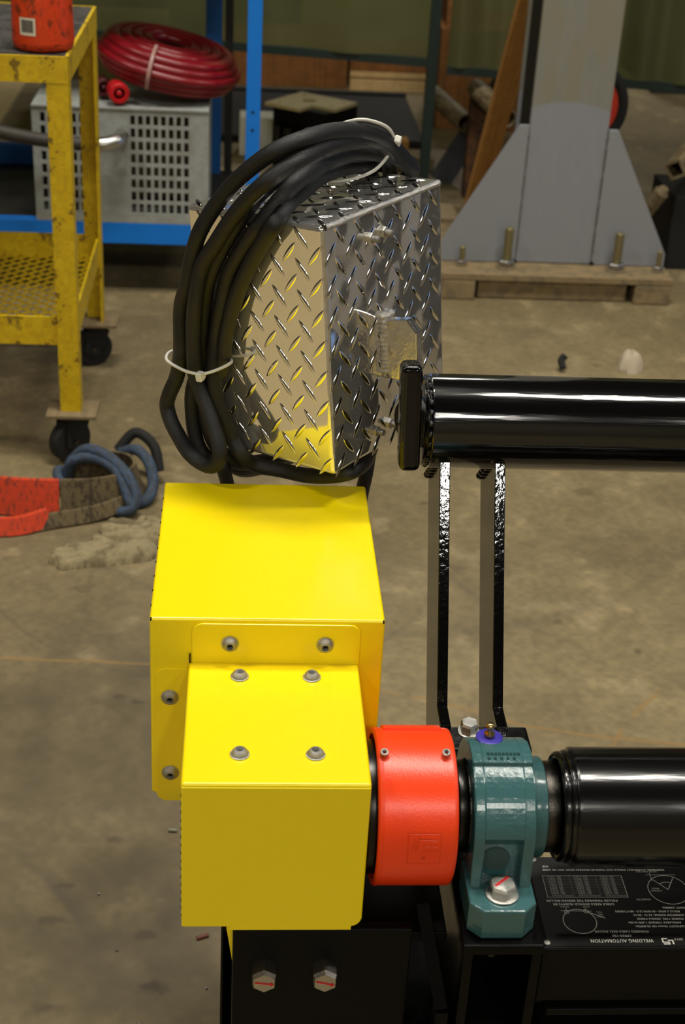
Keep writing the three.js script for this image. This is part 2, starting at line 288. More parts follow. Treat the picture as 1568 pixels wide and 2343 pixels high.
// ---- pillow block bearing
{
  const X0 = 0.2245, X1 = 0.2825, XC = (X0 + X1) / 2;
  const c = thing('pillow_block', 'teal painted cast iron pillow block bearing carrying the roller shaft', 'bearing', [XC, AY - 0.075, AZ]);
  const arc = (r, a0, a1, n) => { const o = []; for (let k = 0; k <= n; k++) { const a = (a0 + (a1 - a0) * k / n) * Math.PI / 180; o.push([Math.cos(a) * r, Math.sin(a) * r + 0.075]); } return o; };
  const bore = (r) => { const h = new THREE.Path(); h.absarc(0, 0.075, r, 0, Math.PI * 2, true); return h; };
  // profile in (z, y); z towards the photographer
  const half = (pocket) => pocket
    ? [[0.052, 0.0], [0.052, 0.072], [0.0605, 0.082], ...arc(0.066, 12, 72, 14), ...arc(0.0645, 73, 74, 1), ...arc(0.0682, 75.5, 90, 5)]
    : [[0.068, 0.0], [0.068, 0.035], [0.0662, 0.06], ...arc(0.066, 0, 72, 16), ...arc(0.0645, 73, 74, 1), ...arc(0.0682, 75.5, 90, 5)];
  const prof = (pocket) => { const r = half(pocket), l = half(false).slice(0, -1).reverse().map(([z, y]) => [-z, y]); return shapeOf([...r, ...l], [bore(0.0455)]); };
  const slab = (pocket, x0, x1, b) => ext(prof(pocket), x1 - x0, b, 2, 40).rotateY(-Math.PI / 2).scale(1, 1, 1).translate(x1 - XC, 0, 0);
  // rotateY(-90) sends +z to -x and the profile's x to +z
  const foot = (s) => { const w = 0.0315, q = 0.012, z1 = 0.1005, z0 = 0.03; const sh = shapeOf([[-w, z0], [w, z0], [w, z1 - q], [w - q, z1], [-w + q, z1], [-w, z1 - q]]); const g = ext(sh, 0.034, 0.002, 2); g.rotateX(-Math.PI / 2); g.scale(1, 1, -1); const gg = clean(g), p = gg.attributes.position; for (let i = 0; i < p.count; i += 3) { const t = [p.getX(i), p.getY(i), p.getZ(i)]; p.setXYZ(i, p.getX(i + 1), p.getY(i + 1), p.getZ(i + 1)); p.setXYZ(i + 1, ...t); } gg.computeVertexNormals(); return s > 0 ? gg : gg.rotateY(Math.PI); };
  const h = part('housing', [slab(false, X0, X0 + 0.011, 0.0018), slab(true, X0 + 0.0105, X1 - 0.0105, 0.0004), slab(false, X1 - 0.011, X1, 0.0018), foot(1), foot(-1)].map((g) => metres(g)), M.teal, c);
  part('maker_roundel', new THREE.CylinderGeometry(0.0135, 0.0142, 0.0022, 32).rotateX(Math.PI / 2).translate(-0.004, 0.055, 0.0527), mat('#6f8f8c', 0.4, 0, { bumpMap: tCast, bumpScale: 0.002 }), h, 'round cast emblem in the recess');
  const marks = []; for (let r = 0; r < 2; r++) for (let k = 0; k < 9 - r * 4; k++) { const a = (84.5 - r * 5) * Math.PI / 180, w = 0.0026; marks.push(new THREE.BoxGeometry(w, 0.0006, 0.0034).rotateX(Math.PI / 2 - a).translate(-0.013 + k * (r ? 0.006 : 0.0036), 0.075 + Math.sin(a) * 0.0683, Math.cos(a) * 0.0683)); }
  part('cast_letter', marks, M.teal, h, 'small raised cast lettering');
  part('seal', latheX([[0.0445, -0.024], [0.0455, -0.024], [0.0455, 0.02], [0.0445, 0.02]], 48).translate(0, 0.075, 0), M.hole, c);
  part('bearing_insert', [latheX([[0.0415, -0.0195], [0.0452, -0.0195], [0.0452, 0.024], [0.0415, 0.024], [0.0415, -0.0195]], 48).translate(0, 0.075, 0)], M.darkSteel, c, 'dark steel bearing insert');
  part('steel_ring', latheX([[0.0415, 0.0288], [0.0478, 0.0288], [0.0478, 0.0318], [0.0415, 0.0318]], 56).translate(0, 0.075, 0), M.zinc, c, 'thin bright steel ring');
  part('locking_collar', latheX([[0.0415, 0.0318], [0.0478, 0.0318], [0.0485, 0.0328], [0.0485, 0.043], [0.0472, 0.0445], [0.0415, 0.0445]], 56).translate(0, 0.075, 0), M.teal, c);
  const gf = new THREE.Group(); gf.name = 'grease_fitting'; gf.position.set(-0.008, 0.1412, -0.021); c.add(gf);
  part('dust_ring', lathe([[0, 0], [0.0125, 0], [0.013, 0.001], [0.011, 0.002], [0, 0.0022]], 28), M.purple, gf, 'purple blue plastic dust ring');
  part('nipple', lathe([[0, 0.002], [0.0052, 0.002], [0.0052, 0.006], [0.003, 0.0072], [0.0028, 0.011], [0.0042, 0.0125], [0.0042, 0.0145], [0.0026, 0.017], [0, 0.017]], 20), M.brass, gf);
  for (const s of [1, -1]) { const b = hexBolt(c, 'foot_bolt', [0.0005, 0.034, s * 0.077], [0, 1, 0], 0.0135, 0.011, M.zinc); if (s > 0) { b.children[1].rotation.y = 0.1; part('paint_mark', new THREE.BoxGeometry(0.0024, 0.0006, 0.018).rotateY(-0.85).translate(-0.001, 0.0138, -0.002), M.redMark, b, 'red paint stroke'); } }
}
// ---- black machine frame
{
  const f = thing('machine_frame', 'black painted steel machine frame under the guard and bearing', 'machine frame', [0, 0, 0]);
  const brk = part('bracket_plate', bx(0.003, 0.174, 0.02, 0.5, -1.032, -1.02, 0.002), M.blackRough, f);
  part('side_plate', [bx(-0.0085, 0.003, 0.02, 0.492, -1.07, -1.05, 0.002), bx(-0.008, 0.003, 0.02, 0.47, -1.24, -1.05, 0.002)], M.blackRough, f);
  part('motor_shelf', bx(0.003, 0.21, 0.47, 0.482, -1.24, -1.034, 0.002), M.blackRough, f);
  part('base_beam', [bx(0.17, 0.95, 0.02, 0.36, -1.16, -1.03, 0.006), bx(0.31, 0.95, 0.36, 0.372, -1.05, -1.012, 0.003), bx(0.31, 0.95, 0.40, 0.41, -1.05, -1.004, 0.003)], M.blackRough, f);
  for (const [x, tilt] of [[0.0335, 0.08], [0.0915, 0.32]]) {
    const b = hexBolt(brk, 'bracket_bolt', [x, 0.4505, -1.02], [0, 0.0, 1], 0.0128, 0.02, M.zinc, false);
    const mk = new THREE.Shape([[-0.009, -0.0008], [0.006, -0.0008], [0.006, -0.0026], [0.0095, 0], [0.006, 0.0026], [0.006, 0.0008], [-0.009, 0.0008]].map(([a, q]) => new THREE.Vector2(a, q)));
    part('paint_mark', ext(mk, 0.0005).rotateZ(-tilt * 0.6 - 0.08).rotateX(-Math.PI / 2).translate(0, 0.02, 0), M.redMark, b, 'red paint arrow');
  }
  // stand under the bearing
  const st = part('bearing_stand', [bx(0.2165, 0.2935, 0.502, 0.514, -1.205, -0.984, 0.002), bx(0.219, 0.2285, 0.03, 0.502, -1.19, -0.99, 0.0015), bx(0.284, 0.2935, 0.03, 0.502, -1.19, -0.99, 0.0015), bx(0.2285, 0.284, 0.03, 0.5, -1.1, -1.09)], M.blackStand, f);
  part('stud', [rod([0.2505, 0.503, -1.0165], [0.2505, 0.474, -1.0165], 0.007), flat(hexHead(0.0115, 0.009).rotateX(Math.PI).translate(0.2505, 0.502, -1.0165))], M.darkSteel, st, 'bolt end and nut under the plate');
  part('weld_rib', [bar([0.186, 0.505, -1.045], [0.205, 0.42, -1.0], 0.012, 0.02), bar([0.205, 0.42, -1.0], [0.2, 0.1, -0.98], 0.012, 0.02)], M.blackStand, f);
  // cover panel with the printed specification plate
  const pn = part('cover_panel', [bx(0.2985, 0.95, 0.415, 0.485, -1.139, -1.009, 0.0025)], M.blackRough, f);
  for (const [x, z] of [[0.3045, -1.0165], [0.311, -1.1325]]) part('panel_screw', lathe([[0, 0], [0.0036, 0], [0.003, 0.0018], [0, 0.0026]], 18).translate(x, 0.485, z), M.zinc, pn, 'small bright screw');
  const cw = 1536, ch = 640, cv = document.createElement('canvas'); cv.width = cw; cv.height = ch; const k = cv.getContext('2d');
  k.fillStyle = '#0c0c0b'; k.fillRect(0, 0, cw, ch); k.fillStyle = '#ece8de'; k.strokeStyle = '#d6d2c8';
  const T = (s, x, y, px, al = 'left', w = '') => { k.font = w + ' ' + px + 'px sans-serif'; k.textAlign = al; k.fillText(s, x, y); };
  T('WELDING AUTOMATION', 1002, 46, 29); T('CPR20-150', 1105, 76, 20, 'left'); T('POWERED CABLE REEL ROLLER', 1010, 106, 20);
  k.lineWidth = 9; k.beginPath(); k.moveTo(905, 12); k.lineTo(905, 38); k.lineTo(930, 38); k.stroke(); k.beginPath(); k.moveTo(955, 14); k.lineTo(925, 14); k.lineTo(925, 26); k.lineTo(955, 26); k.lineTo(955, 50); k.lineTo(930, 50); k.stroke(); T('2013', 850, 52, 20);
  ['CAPACITY 10mm OR 20,000lbs', 'AVAILABLE TORQUE 1,200 in-lbs', 'POWER 110V, SINGLE PHASE', 'ROLLER DIAMETER RANGE: 24 in - 96 in', 'ROLLS 2 RPM - 50 RPM (2.5 - 60 FT/MIN)', 'WEIGHT: 2300lbs'].forEach((s, i) => T(s, [1070, 1100, 1050, 1062, 1150, 900][i], 140 + i * 26, 18, 'right', 'bold'));
  k.lineWidth = 4; k.beginPath(); k.arc(1345, 170, 84, 0, 7); k.stroke(); k.beginPath(); k.moveTo(1290, 234); k.lineTo(1210, 190); k.stroke();
  k.lineWidth = 3; k.beginPath(); k.moveTo(1270, 240); k.lineTo(1430, 244); k.stroke(); k.beginPath(); k.arc(1400, 236, 12, 0, 7); k.stroke(); k.beginPath(); k.arc(1300, 240, 12, 0, 7); k.stroke(); k.beginPath(); k.moveTo(1400, 236); k.lineTo(1400, 262); k.moveTo(1300, 240); k.lineTo(1300, 262); k.stroke();
  T('CABLE', 1215, 206, 13); T('REEL', 1218, 222, 13); T('PULL', 1220, 238, 13); T('DRIVEN', 1380, 276, 13); T('IDLER', 1275, 276, 13);
  T('CABLE REELS SHOULD ALWAYS BE', 1460, 296, 20, 'right', 'bold'); T('PULLED TOWARDS THE DRIVEN ROLLER', 1490, 322, 20, 'right', 'bold');
  { const tx0 = 1060, tx1 = 1478, ty0 = 340, ty1 = 498; k.lineWidth = 3; k.strokeRect(tx0, ty0, tx1 - tx0, ty1 - ty0); const w3 = (tx1 - tx0) / 3;
    for (let b = 0; b < 3; b++) { const x = tx0 + b * w3; k.beginPath(); k.moveTo(x, ty0); k.lineTo(x, ty1); k.stroke(); T('Reel Diameter  Idler Spacing', x + 6, ty0 + 13, 8.5); for (let r = 0; r < 11; r++) { const y = ty0 + 18 + r * 12.6; k.lineWidth = 1; k.beginPath(); k.moveTo(x, y); k.lineTo(x + w3, y); k.stroke(); k.font = '11px sans-serif'; k.textAlign = 'left'; k.fillText(String(24 + (b * 11 + r) * 2) + '.0', x + 44, y + 11); k.fillText((12.5 + (b * 11 + r) * 0.9).toFixed(2) + ' in', x + 76, y + 11); } } }
  T('WARNING: A CONTACT ANGLE LESS THAN 60 DEGREES MUST NOT BE USED', 1470, 548, 18.5, 'right', 'bold'); T('USE', 1466, 574, 18.5, 'right', 'bold');
  k.lineWidth = 4; k.beginPath(); k.arc(835, 395, 105, 0, 7); k.stroke(); k.beginPath(); k.moveTo(835, 395); k.lineTo(900, 470); k.moveTo(835, 395); k.lineTo(790, 480); k.stroke(); k.beginPath(); k.arc(835, 395, 55, 0.85, 2.1); k.stroke();
  k.lineWidth = 3; k.beginPath(); k.moveTo(770, 505); k.lineTo(930, 505); k.moveTo(905, 460); k.lineTo(905, 520); k.stroke(); T('CONTACT', 870, 392, 14, 'left'); T('ANGLE', 880, 408, 14); T('IDLER SPACING', 862, 536, 16); T('DIAMETER', 945, 330, 16);
  const tx = new THREE.CanvasTexture(cv); tx.colorSpace = THREE.SRGBColorSpace; tx.anisotropy = 8;
  const pl = new THREE.PlaneGeometry(0.3, 0.125).rotateX(-Math.PI / 2).rotateY(Math.PI).translate(0.455, 0.4854, -1.0745);
  part('specification_plate', pl, new THREE.MeshPhysicalMaterial({ map: tx, roughness: 0.42 }), f, 'black plate with white printed specifications, upside down');
}
// ---- pipe on its two inclined arms
{
  const c = thing('idler_pipe', 'glossy black pipe on two inclined flat arms beside the treadplate box', 'pipe', [0, 0.0945, 0]); c.scale.setScalar(0.937);
  const PY = 0.792, PZ = -1.543, r = 0.0555;
  const pg = latheX([[0, 0.2195], [r - 0.005, 0.2195], [r, 0.2225], [r, 1.1], [0, 1.1]], 96).translate(0, PY, PZ);
  part('pipe', pg, M.pipe = mat('#090909', 0.13, 0, { bumpMap: tPeel, bumpScale: 0.00035, clearcoat: 0.9, clearcoatRoughness: 0.06 }), c);
  const bl = []; for (let k = 0; k < 26; k++) { const a = k / 26 * Math.PI * 2; bl.push(new THREE.SphereGeometry(0.0042, 8, 6).scale(0.8, 1, 1).translate(0.2185, PY + Math.cos(a) * (r - 0.0045), PZ + Math.sin(a) * (r - 0.0045))); }
  part('weld_bead', [...bl, latheX([[0, 0.2125], [r - 0.003, 0.2125], [r - 0.003, 0.2195], [0, 0.2195]], 60).translate(0, PY, PZ)], M.black, c, 'lumpy black weld around the pipe end');
  // end bar that holds the aluminium bracket
  part('end_bar', [bar([0.1965, 0.752, -1.498], [0.1925, 0.878, -1.512], 0.0245, 0.034, [0, 0, 1], 0.008), rod([0.2, PY, PZ + 0.01], [0.214, PY, PZ], 0.03)], M.glossBar, c);
  const prof = [[-1.5004, 0.7639], [-1.3528, 0.5182], [-1.3169, 0.5172], [-1.315, 0.46], [-1.4085, 0.428], [-1.5915, 0.718]];
  for (const x of [0.2331, 0.2977]) {
    part('arm', ext(shapeOf(prof.map(([z, y]) => [-z, y])), 0.0122, 0.0009).rotateY(Math.PI / 2).translate(x, 0, 0), M.glossBar, c);
    const w = []; for (let k = 0; k < 7; k++) w.push(new THREE.SphereGeometry(0.006, 8, 6).translate(x - 0.003 + k * 0.003, 0.7665 + Math.sin(k * 2.1) * 0.001, -1.5005 + Math.cos(k * 1.7) * 0.0015));
    for (let k = 0; k < 6; k++) w.push(new THREE.SphereGeometry(0.005, 8, 6).translate(x - 0.002, 0.755 - k * 0.01, -1.515 - k * 0.012));
    part('weld_bead', w, M.black, c);
  }
  const bp = part('base_plate', [bx(0.232, 0.334, 0.498, 0.5105, -1.328, -1.284, 0.004), bx(0.242, 0.318, 0.3, 0.5, -1.312, -1.2872)], M.black, c);
  hexBolt(bp, 'plate_bolt', [0.2655, 0.5105, -1.316], [0, 1, 0.05], 0.0105, 0.012, M.zinc);
}
// ---- aluminium treadplate box, cable and ties share the tilted frame of the box
const boxBasis = new THREE.Matrix4().makeBasis(V(0.6474, 0.0333, -0.7614), V(-0.0918, 0.9952, -0.0345), V(0.7566, 0.0922, 0.6474)).scale(V(0.9662, 0.9662, 0.9662)).setPosition(0.1056, 0.7779, -1.4203);
const boxQuat = new THREE.Quaternion(), boxPos = V(0, 0, 0), boxSize = V(1, 1, 1); boxBasis.decompose(boxPos, boxQuat, boxSize);
const BWX = 0.227, BHY = 0.29, BDZ = 0.194;
{
  const c = thing('treadplate_box', 'shiny aluminium treadplate box with raised lugs and a cable draped over it', 'equipment box', boxPos.toArray());
  c.quaternion.copy(boxQuat); c.scale.copy(boxSize);
  const sg = bx(0, BWX, 0, BHY, -BDZ, 0, 0.0065, 4); { const n = sg.attributes.normal, uv = sg.attributes.uv; for (let i = 0; i < uv.count; i++) if (Math.abs(n.getX(i)) > 0.7) uv.setXY(i, uv.getX(i) * 0.2, uv.getY(i) * 0.2); }   // the two end sheets are flatter than the long one
  const shell = part('shell', sg, M.alu, c);
  // one raised lug: a slim pointed lens
  const lugGeo = (() => { const L = 0.0158, Wd = 0.0031, H = 0.0018, n = 8, m = 4, pos = [], idx = [];
    for (let i = 0; i <= n; i++) { const t = -1 + 2 * i / n, w = Wd * Math.pow(1 - t * t, 0.75) + 0.00005, h = H * Math.pow(1 - t * t, 0.6); for (let j = 0; j <= m; j++) { const a = Math.PI * j / m; pos.push(t * L, -Math.cos(a) * w, Math.sin(a) * h - 0.00005); } }
    for (let i = 0; i < n; i++) for (let j = 0; j < m; j++) { const a = i * (m + 1) + j, b = a + m + 1; idx.push(a, b, a + 1, b, b + 1, a + 1); }
    const g = new THREE.BufferGeometry(); g.setAttribute('position', new THREE.Float32BufferAttribute(pos, 3)); g.setIndex(idx); g.computeVertexNormals(); g.setAttribute('uv', new THREE.BufferAttribute(new Float32Array(pos.length / 3 * 2), 2)); return g; })();
  const P = 0.0352;
  function lug(pos, normal, tangent, ang) {
    const m = new THREE.Mesh(lugGeo, M.aluLug); shade(m); m.name = 'tread_lug'; const n = V(...normal), t = V(...tangent), b = V(0, 0, 0).crossVectors(n, t);
    const x = t.clone().multiplyScalar(Math.cos(ang)).addScaledVector(b, Math.sin(ang)), y = V(0, 0, 0).crossVectors(n, x);
    m.quaternion.setFromRotationMatrix(new THREE.Matrix4().makeBasis(x, y, n)); m.position.set(...pos); shell.add(m);
  }
  const lattice = (W, H, put, skip) => { for (let s = 0; s < 2; s++) for (let i = 0; i < 9; i++) for (let j = 0; j < 10; j++) { const u = 0.012 + i * P + s * P / 2, v = 0.01 + j * P + s * P / 2; if (u < W - 0.007 && v < H - 0.007 && !(skip && skip(u, v))) put(u, v, s ? -0.9 : 0.9); } };
  lattice(BWX, BHY, (u, v, a) => lug([u, v, 0], [0, 0, 1], [1, 0, 0], a));
  lattice(BDZ, BHY, (u, v, a) => lug([0, v, -u], [-1, 0, 0], [0, 0, 1], a));
  lattice(BWX, BDZ, (u, v, a) => lug([u, BHY, -v], [0, 1, 0], [1, 0, 0], a));
  // welded seam along the upper edge
  part('weld_seam', [tube([[0.006, BHY - 0.003, -0.002], [0.08, BHY - 0.0025, -0.002], [0.16, BHY - 0.003, -0.0016], [BWX - 0.006, BHY - 0.003, -0.002]], 0.0042, 40, 8)], M.aluBar, c, 'smooth welded edge bead');
  for (const [x, y] of [[0.082, 0.257], [0.107, 0.258], [0.079, 0.028], [0.106, 0.028]]) {
    const s = new THREE.Group(); s.name = 'stud'; s.position.set(x, y, 0); s.rotation.x = Math.PI / 2; c.add(s);
    part('nut', flat(hexHead(0.0068, 0.0055)), M.zinc, s); part('thread', lathe([[0, 0], [0.0036, 0], [0.0036, 0.013], [0.003, 0.014], [0, 0.014]], 14), M.steel, s);
    const th = []; for (let k = 0; k < 6; k++) th.push(new THREE.TorusGeometry(0.0034, 0.0005, 5, 14).rotateX(Math.PI / 2).translate(0, 0.007 + k * 0.0012, 0)); part('thread_ridge', th, M.steel, s);
  }
  // welded hanging bracket with a clipped corner, standing out from the side
  const sh = shapeOf([[0.0, 0.088], [0.049, 0.088], [0.049, 0.15], [0.036, 0.164], [0.0, 0.158]]);
  const br = part('hanging_bracket', ext(sh, 0.0125, 0.0014, 2).rotateY(-Math.PI / 2).translate(0.111, 0, 0), M.aluBar, c, 'bare aluminium bracket plate with clipped corner');
  const wb = []; for (let k = 0; k < 12; k++) wb.push(new THREE.SphereGeometry(0.0048, 10, 8).scale(1, 0.75, 1).translate(0.0985, 0.097 + k * 0.0054, 0.0035)); for (let k = 0; k < 7; k++) wb.push(new THREE.SphereGeometry(0.005, 10, 8).translate(0.099 + k * 0.0025, 0.162, 0.003));
  part('weld_bead', wb, M.aluBar, br, 'rippled aluminium weld bead');
  part('hinge_screw', rod([0.05, BHY, -0.11], [0.05, BHY + 0.006, -0.11], 0.008, 0.007), M.zinc, c, 'small bright screw head on the lid');
}
{
  const c = thing('power_cable', 'thick black rubber power cable coiled over the aluminium box', 'cable', boxPos.toArray());
  c.quaternion.copy(boxQuat); c.scale.copy(boxSize);
  const R = 0.0092, back = (y0, zz) => [[BWX + 0.022, y0 - 0.02, zz], [BWX + 0.03, 0.16, zz - 0.02], [BWX + 0.022, 0.02, zz - 0.03]];
  const s1 = [[0.205, 0.302, -0.025], [0.168, 0.342, -0.034], [0.125, 0.361, -0.037], [0.075, 0.371, -0.039], [0.031, 0.371, -0.044], [0.005, 0.364, -0.058], [-0.006, 0.347, -0.083], [-0.01, 0.326, -0.109], [-0.017, 0.3, -0.133], [-0.027, 0.272, -0.15], [-0.029, 0.244, -0.163], [-0.031, 0.209, -0.174], [-0.03, 0.18, -0.187], [-0.033, 0.132, -0.191], [-0.031, 0.109, -0.198], [-0.032, 0.089, -0.205], [-0.037, 0.069, -0.214], [-0.039, 0.055, -0.218], [-0.042, 0.037, -0.211], [-0.044, 0.02, -0.198], [-0.048, 0.005, -0.18], [-0.05, -0.002, -0.159], [-0.05, -0.002, -0.142], [-0.047, 0.008, -0.133], [-0.043, 0.023, -0.135], [-0.039, 0.04, -0.144], [-0.035, 0.058, -0.154], [-0.033, 0.078, -0.165], [-0.033, 0.098, -0.172], [-0.033, 0.12, -0.172], [-0.033, 0.153, -0.169], [-0.033, 0.19, -0.162], [-0.029, 0.233, -0.15], [-0.026, 0.261, -0.129], [-0.021, 0.289, -0.108], [-0.017, 0.314, -0.084], [-0.01, 0.334, -0.061], [0.014, 0.349, -0.045], [0.059, 0.357, -0.041], [0.111, 0.353, -0.041], [0.157, 0.344, -0.04], [0.19, 0.32, -0.038], [BWX + 0.012, 0.295, -0.05], ...back(0.28, -0.08)];
  const s3 = [...back(0.29, -0.09).reverse(), [0.216, 0.31, -0.072], [0.157, 0.328, -0.065], [0.106, 0.335, -0.059], [0.06, 0.332, -0.056], [0.022, 0.319, -0.059], [0.003, 0.303, -0.066], [-0.011, 0.282, -0.079], [-0.012, 0.252, -0.105], [-0.012, 0.223, -0.126], [-0.013, 0.183, -0.141], [-0.013, 0.145, -0.153], [-0.02, 0.097, -0.156], [-0.02, 0.064, -0.153], [-0.017, 0.042, -0.147], [-0.013, 0.019, -0.141], [-0.011, 0.001, -0.13], [0.002, -0.016, -0.124], [0.02, -0.024, -0.10], [0.03, -0.026, -0.06], [0.036, -0.0135, -0.012], [0.061, -0.0125, -0.008], [0.11, -0.013, -0.03], [0.18, -0.02, -0.08], [BWX + 0.015, 0.0, -0.12], [BWX + 0.025, 0.06, -0.13]];
  const s4 = [...back(0.28, -0.13).reverse(), [0.211, 0.304, -0.09], [0.18, 0.307, -0.08], [0.145, 0.312, -0.079], [0.103, 0.313, -0.077], [0.058, 0.307, -0.069], [0.011, 0.301, -0.057], [-0.011, 0.287, -0.056], [-0.011, 0.264, -0.075], [-0.011, 0.24, -0.093], [-0.011, 0.214, -0.11], [-0.011, 0.185, -0.125], [-0.012, 0.147, -0.139], [-0.013, 0.108, -0.149], [-0.02, 0.074, -0.170], [-0.02, 0.041, -0.172], [-0.018, 0.01, -0.166], [-0.004, -0.016, -0.15], [0.04, -0.03, -0.14], [0.09, -0.035, -0.13]];
  const s2 = [...back(0.3, -0.16).reverse(), [0.235, 0.31, -0.13], [0.133, 0.33, -0.1], [0.056, 0.331, -0.081], [0.01, 0.314, -0.089], [-0.011, 0.283, -0.108], [-0.014, 0.248, -0.134], [-0.015, 0.212, -0.155], [-0.012, 0.178, -0.168], [-0.013, 0.135, -0.176], [-0.014, 0.096, -0.186], [-0.019, 0.068, -0.194], [-0.022, 0.039, -0.194], [-0.025, 0.018, -0.19], [-0.026, 0.002, -0.184], [-0.021, -0.013, -0.173], [-0.005, -0.02, -0.159], [0.009, -0.032, -0.154], [0.03, -0.041, -0.154], [0.1, -0.05, -0.15], [0.2, -0.045, -0.14], [BWX + 0.03, -0.01, -0.15]];
  for (const [s, n] of [[s1, 320], [s3, 200], [s4, 180], [s2, 200]]) part('cable_loop', tube(s, R, n, 14), M.rubber, c);
  // tails that run down behind the yellow guard (given in the room frame, taken into the frame of the box)
  const inv = boxBasis.clone().invert(), loc = (p) => V(...p).applyMatrix4(inv).toArray();
  part('cable_tail', tube([[-0.028, 0.775, -1.525], [-0.02, 0.752, -1.503], [-0.013, 0.728, -1.5], [-0.006, 0.68, -1.498], [0.01, 0.6, -1.5], [0.05, 0.5, -1.505]].map(loc), R * 0.92, 40, 12), M.rubber, c);
  part('cable_tail', tube([[0.158, 0.768, -1.57], [0.154, 0.766, -1.53], [0.149, 0.743, -1.503], [0.145, 0.718, -1.5], [0.139, 0.66, -1.498], [0.12, 0.56, -1.5], [0.1, 0.48, -1.505]].map(loc), R * 0.92, 40, 12), M.rubber, c);
}
function cableTie(label, pts, head, hq) {
  const c = thing('cable_tie', label, 'cable tie', boxPos.toArray(), 'white cable ties'); c.quaternion.copy(boxQuat); c.scale.copy(boxSize);
  part('strap', tube(pts, 0.0019, 120, 8, true), M.nylon, c);
  const h = part('lock_head', new RoundedBoxGeometry(0.0095, 0.011, 0.008, 2, 0.0018), M.nylon, c); h.position.set(...head); h.rotation.set(...hq);
  return c;
}
cableTie('white cable tie round the cable bundle above the box lid', [[0.12, 0.375, -0.037], [0.142, 0.368, -0.026], [0.162, 0.356, -0.025], [0.173, 0.342, -0.029], [0.17, 0.325, -0.036], [0.158, 0.308, -0.05], [0.13, 0.3, -0.085], [0.118, 0.312, -0.108], [0.112, 0.338, -0.114], [0.11, 0.364, -0.07]], [0.175, 0.342, -0.025], [0.3, 0.4, 0.7]);
cableTie('white cable tie round the hanging cable bundle beside the box', [[-0.0455, 0.117, -0.204], [-0.0465, 0.111, -0.185], [-0.0468, 0.109, -0.166], [-0.044, 0.11, -0.149], [-0.03, 0.114, -0.136], [-0.012, 0.117, -0.1335], [-0.0022, 0.117, -0.15], [-0.0022, 0.117, -0.178], [-0.012, 0.119, -0.201], [-0.03, 0.12, -0.2125]], [-0.0485, 0.108, -0.150], [0, 0.2, 0.1]);

// ================================================================ around the machine
const dirtTex = (base, dark, lo, hi, s, extra) => texture(512, (u, v) => { const n = fbm(u, v, 12, 5, s), k = fbm(u, v, 40, 3, s + 9); let c = mix(base, dark, 0.85 * sm(lo, hi, n * 0.6 + k * 0.4)); c = c.map((q) => q * (0.9 + 0.2 * k)); return extra ? extra(c, u, v, n, k) : c; }, true, 3);
const tYellowOld = dirtTex([206, 172, 10], [104, 80, 20], 0.6, 0.7, 101, (c, u, v, n, k) => mix(c, [228, 198, 30], 0.4 * sm(0.5, 0.7, fbm(u, v, 20, 3, 131))));
const tRust = dirtTex([96, 62, 34], [40, 28, 20], 0.4, 0.65, 141, (c, u, v, n, k) => mix(c, [150, 104, 48], 0.5 * sm(0.6, 0.75, k)));
const tPipe = dirtTex([128, 114, 84], [84, 66, 44], 0.45, 0.65, 151);
const tGreyOld = dirtTex([156, 160, 156], [138, 138, 130], 0.45, 0.7, 161);
const tTop = dirtTex([70, 66, 60], [38, 36, 32], 0.4, 0.65, 171, (c, u, v, n, k) => mix(c, [112, 106, 92], 0.35 * sm(0.58, 0.75, fbm(u, v, 30, 4, 181))));
const tLeather = dirtTex([150, 136, 102], [104, 92, 66], 0.45, 0.68, 191);
const wood = (a, b, s) => texture(512, (u, v) => { const g = fbm(u * 0.06 * 16, v * 4, 16, 3, s), r = fbm(u, v * 1, 8, 4, s + 5), st = vnoise(u * 64, v * 3, 64, s + 8); return mix(a, b, Math.max(0, Math.min(1, 0.5 * g + 0.3 * r + 0.4 * st - 0.2))); }, true, 2);
const tWood = wood([204, 150, 74], [146, 96, 42], 201), tPale = wood([140, 122, 90], [104, 88, 62], 211), tBrown = wood([150, 98, 44], [100, 62, 28], 221);
const mm = (map, roughness, metalness = 0, o = {}) => new THREE.MeshPhysicalMaterial({ map, roughness, metalness, ...o });
M.cart = mm(tYellowOld, 0.5); M.rust = mm(tRust, 0.8); M.oldPipe = mm(tPipe, 0.6); M.greyOld = mm(tGreyOld, 0.55); M.cartTop = mm(tTop, 0.7); M.leather = mm(tLeather, 0.95, 0, { bumpMap: tCast, bumpScale: 0.002 });
M.wood = mm(tWood, 0.75); M.pale = mm(tPale, 0.8); M.brownWood = mm(tBrown, 0.8);
M.mastLow = mat('#86888c', 0.5, 0, { bumpMap: tPeel, bumpScale: 0.0005 });
M.white = mat('#ebe9e6', 0.7); M.red = mat('#a51a22', 0.42); M.tyre = mat('#161513', 0.8);

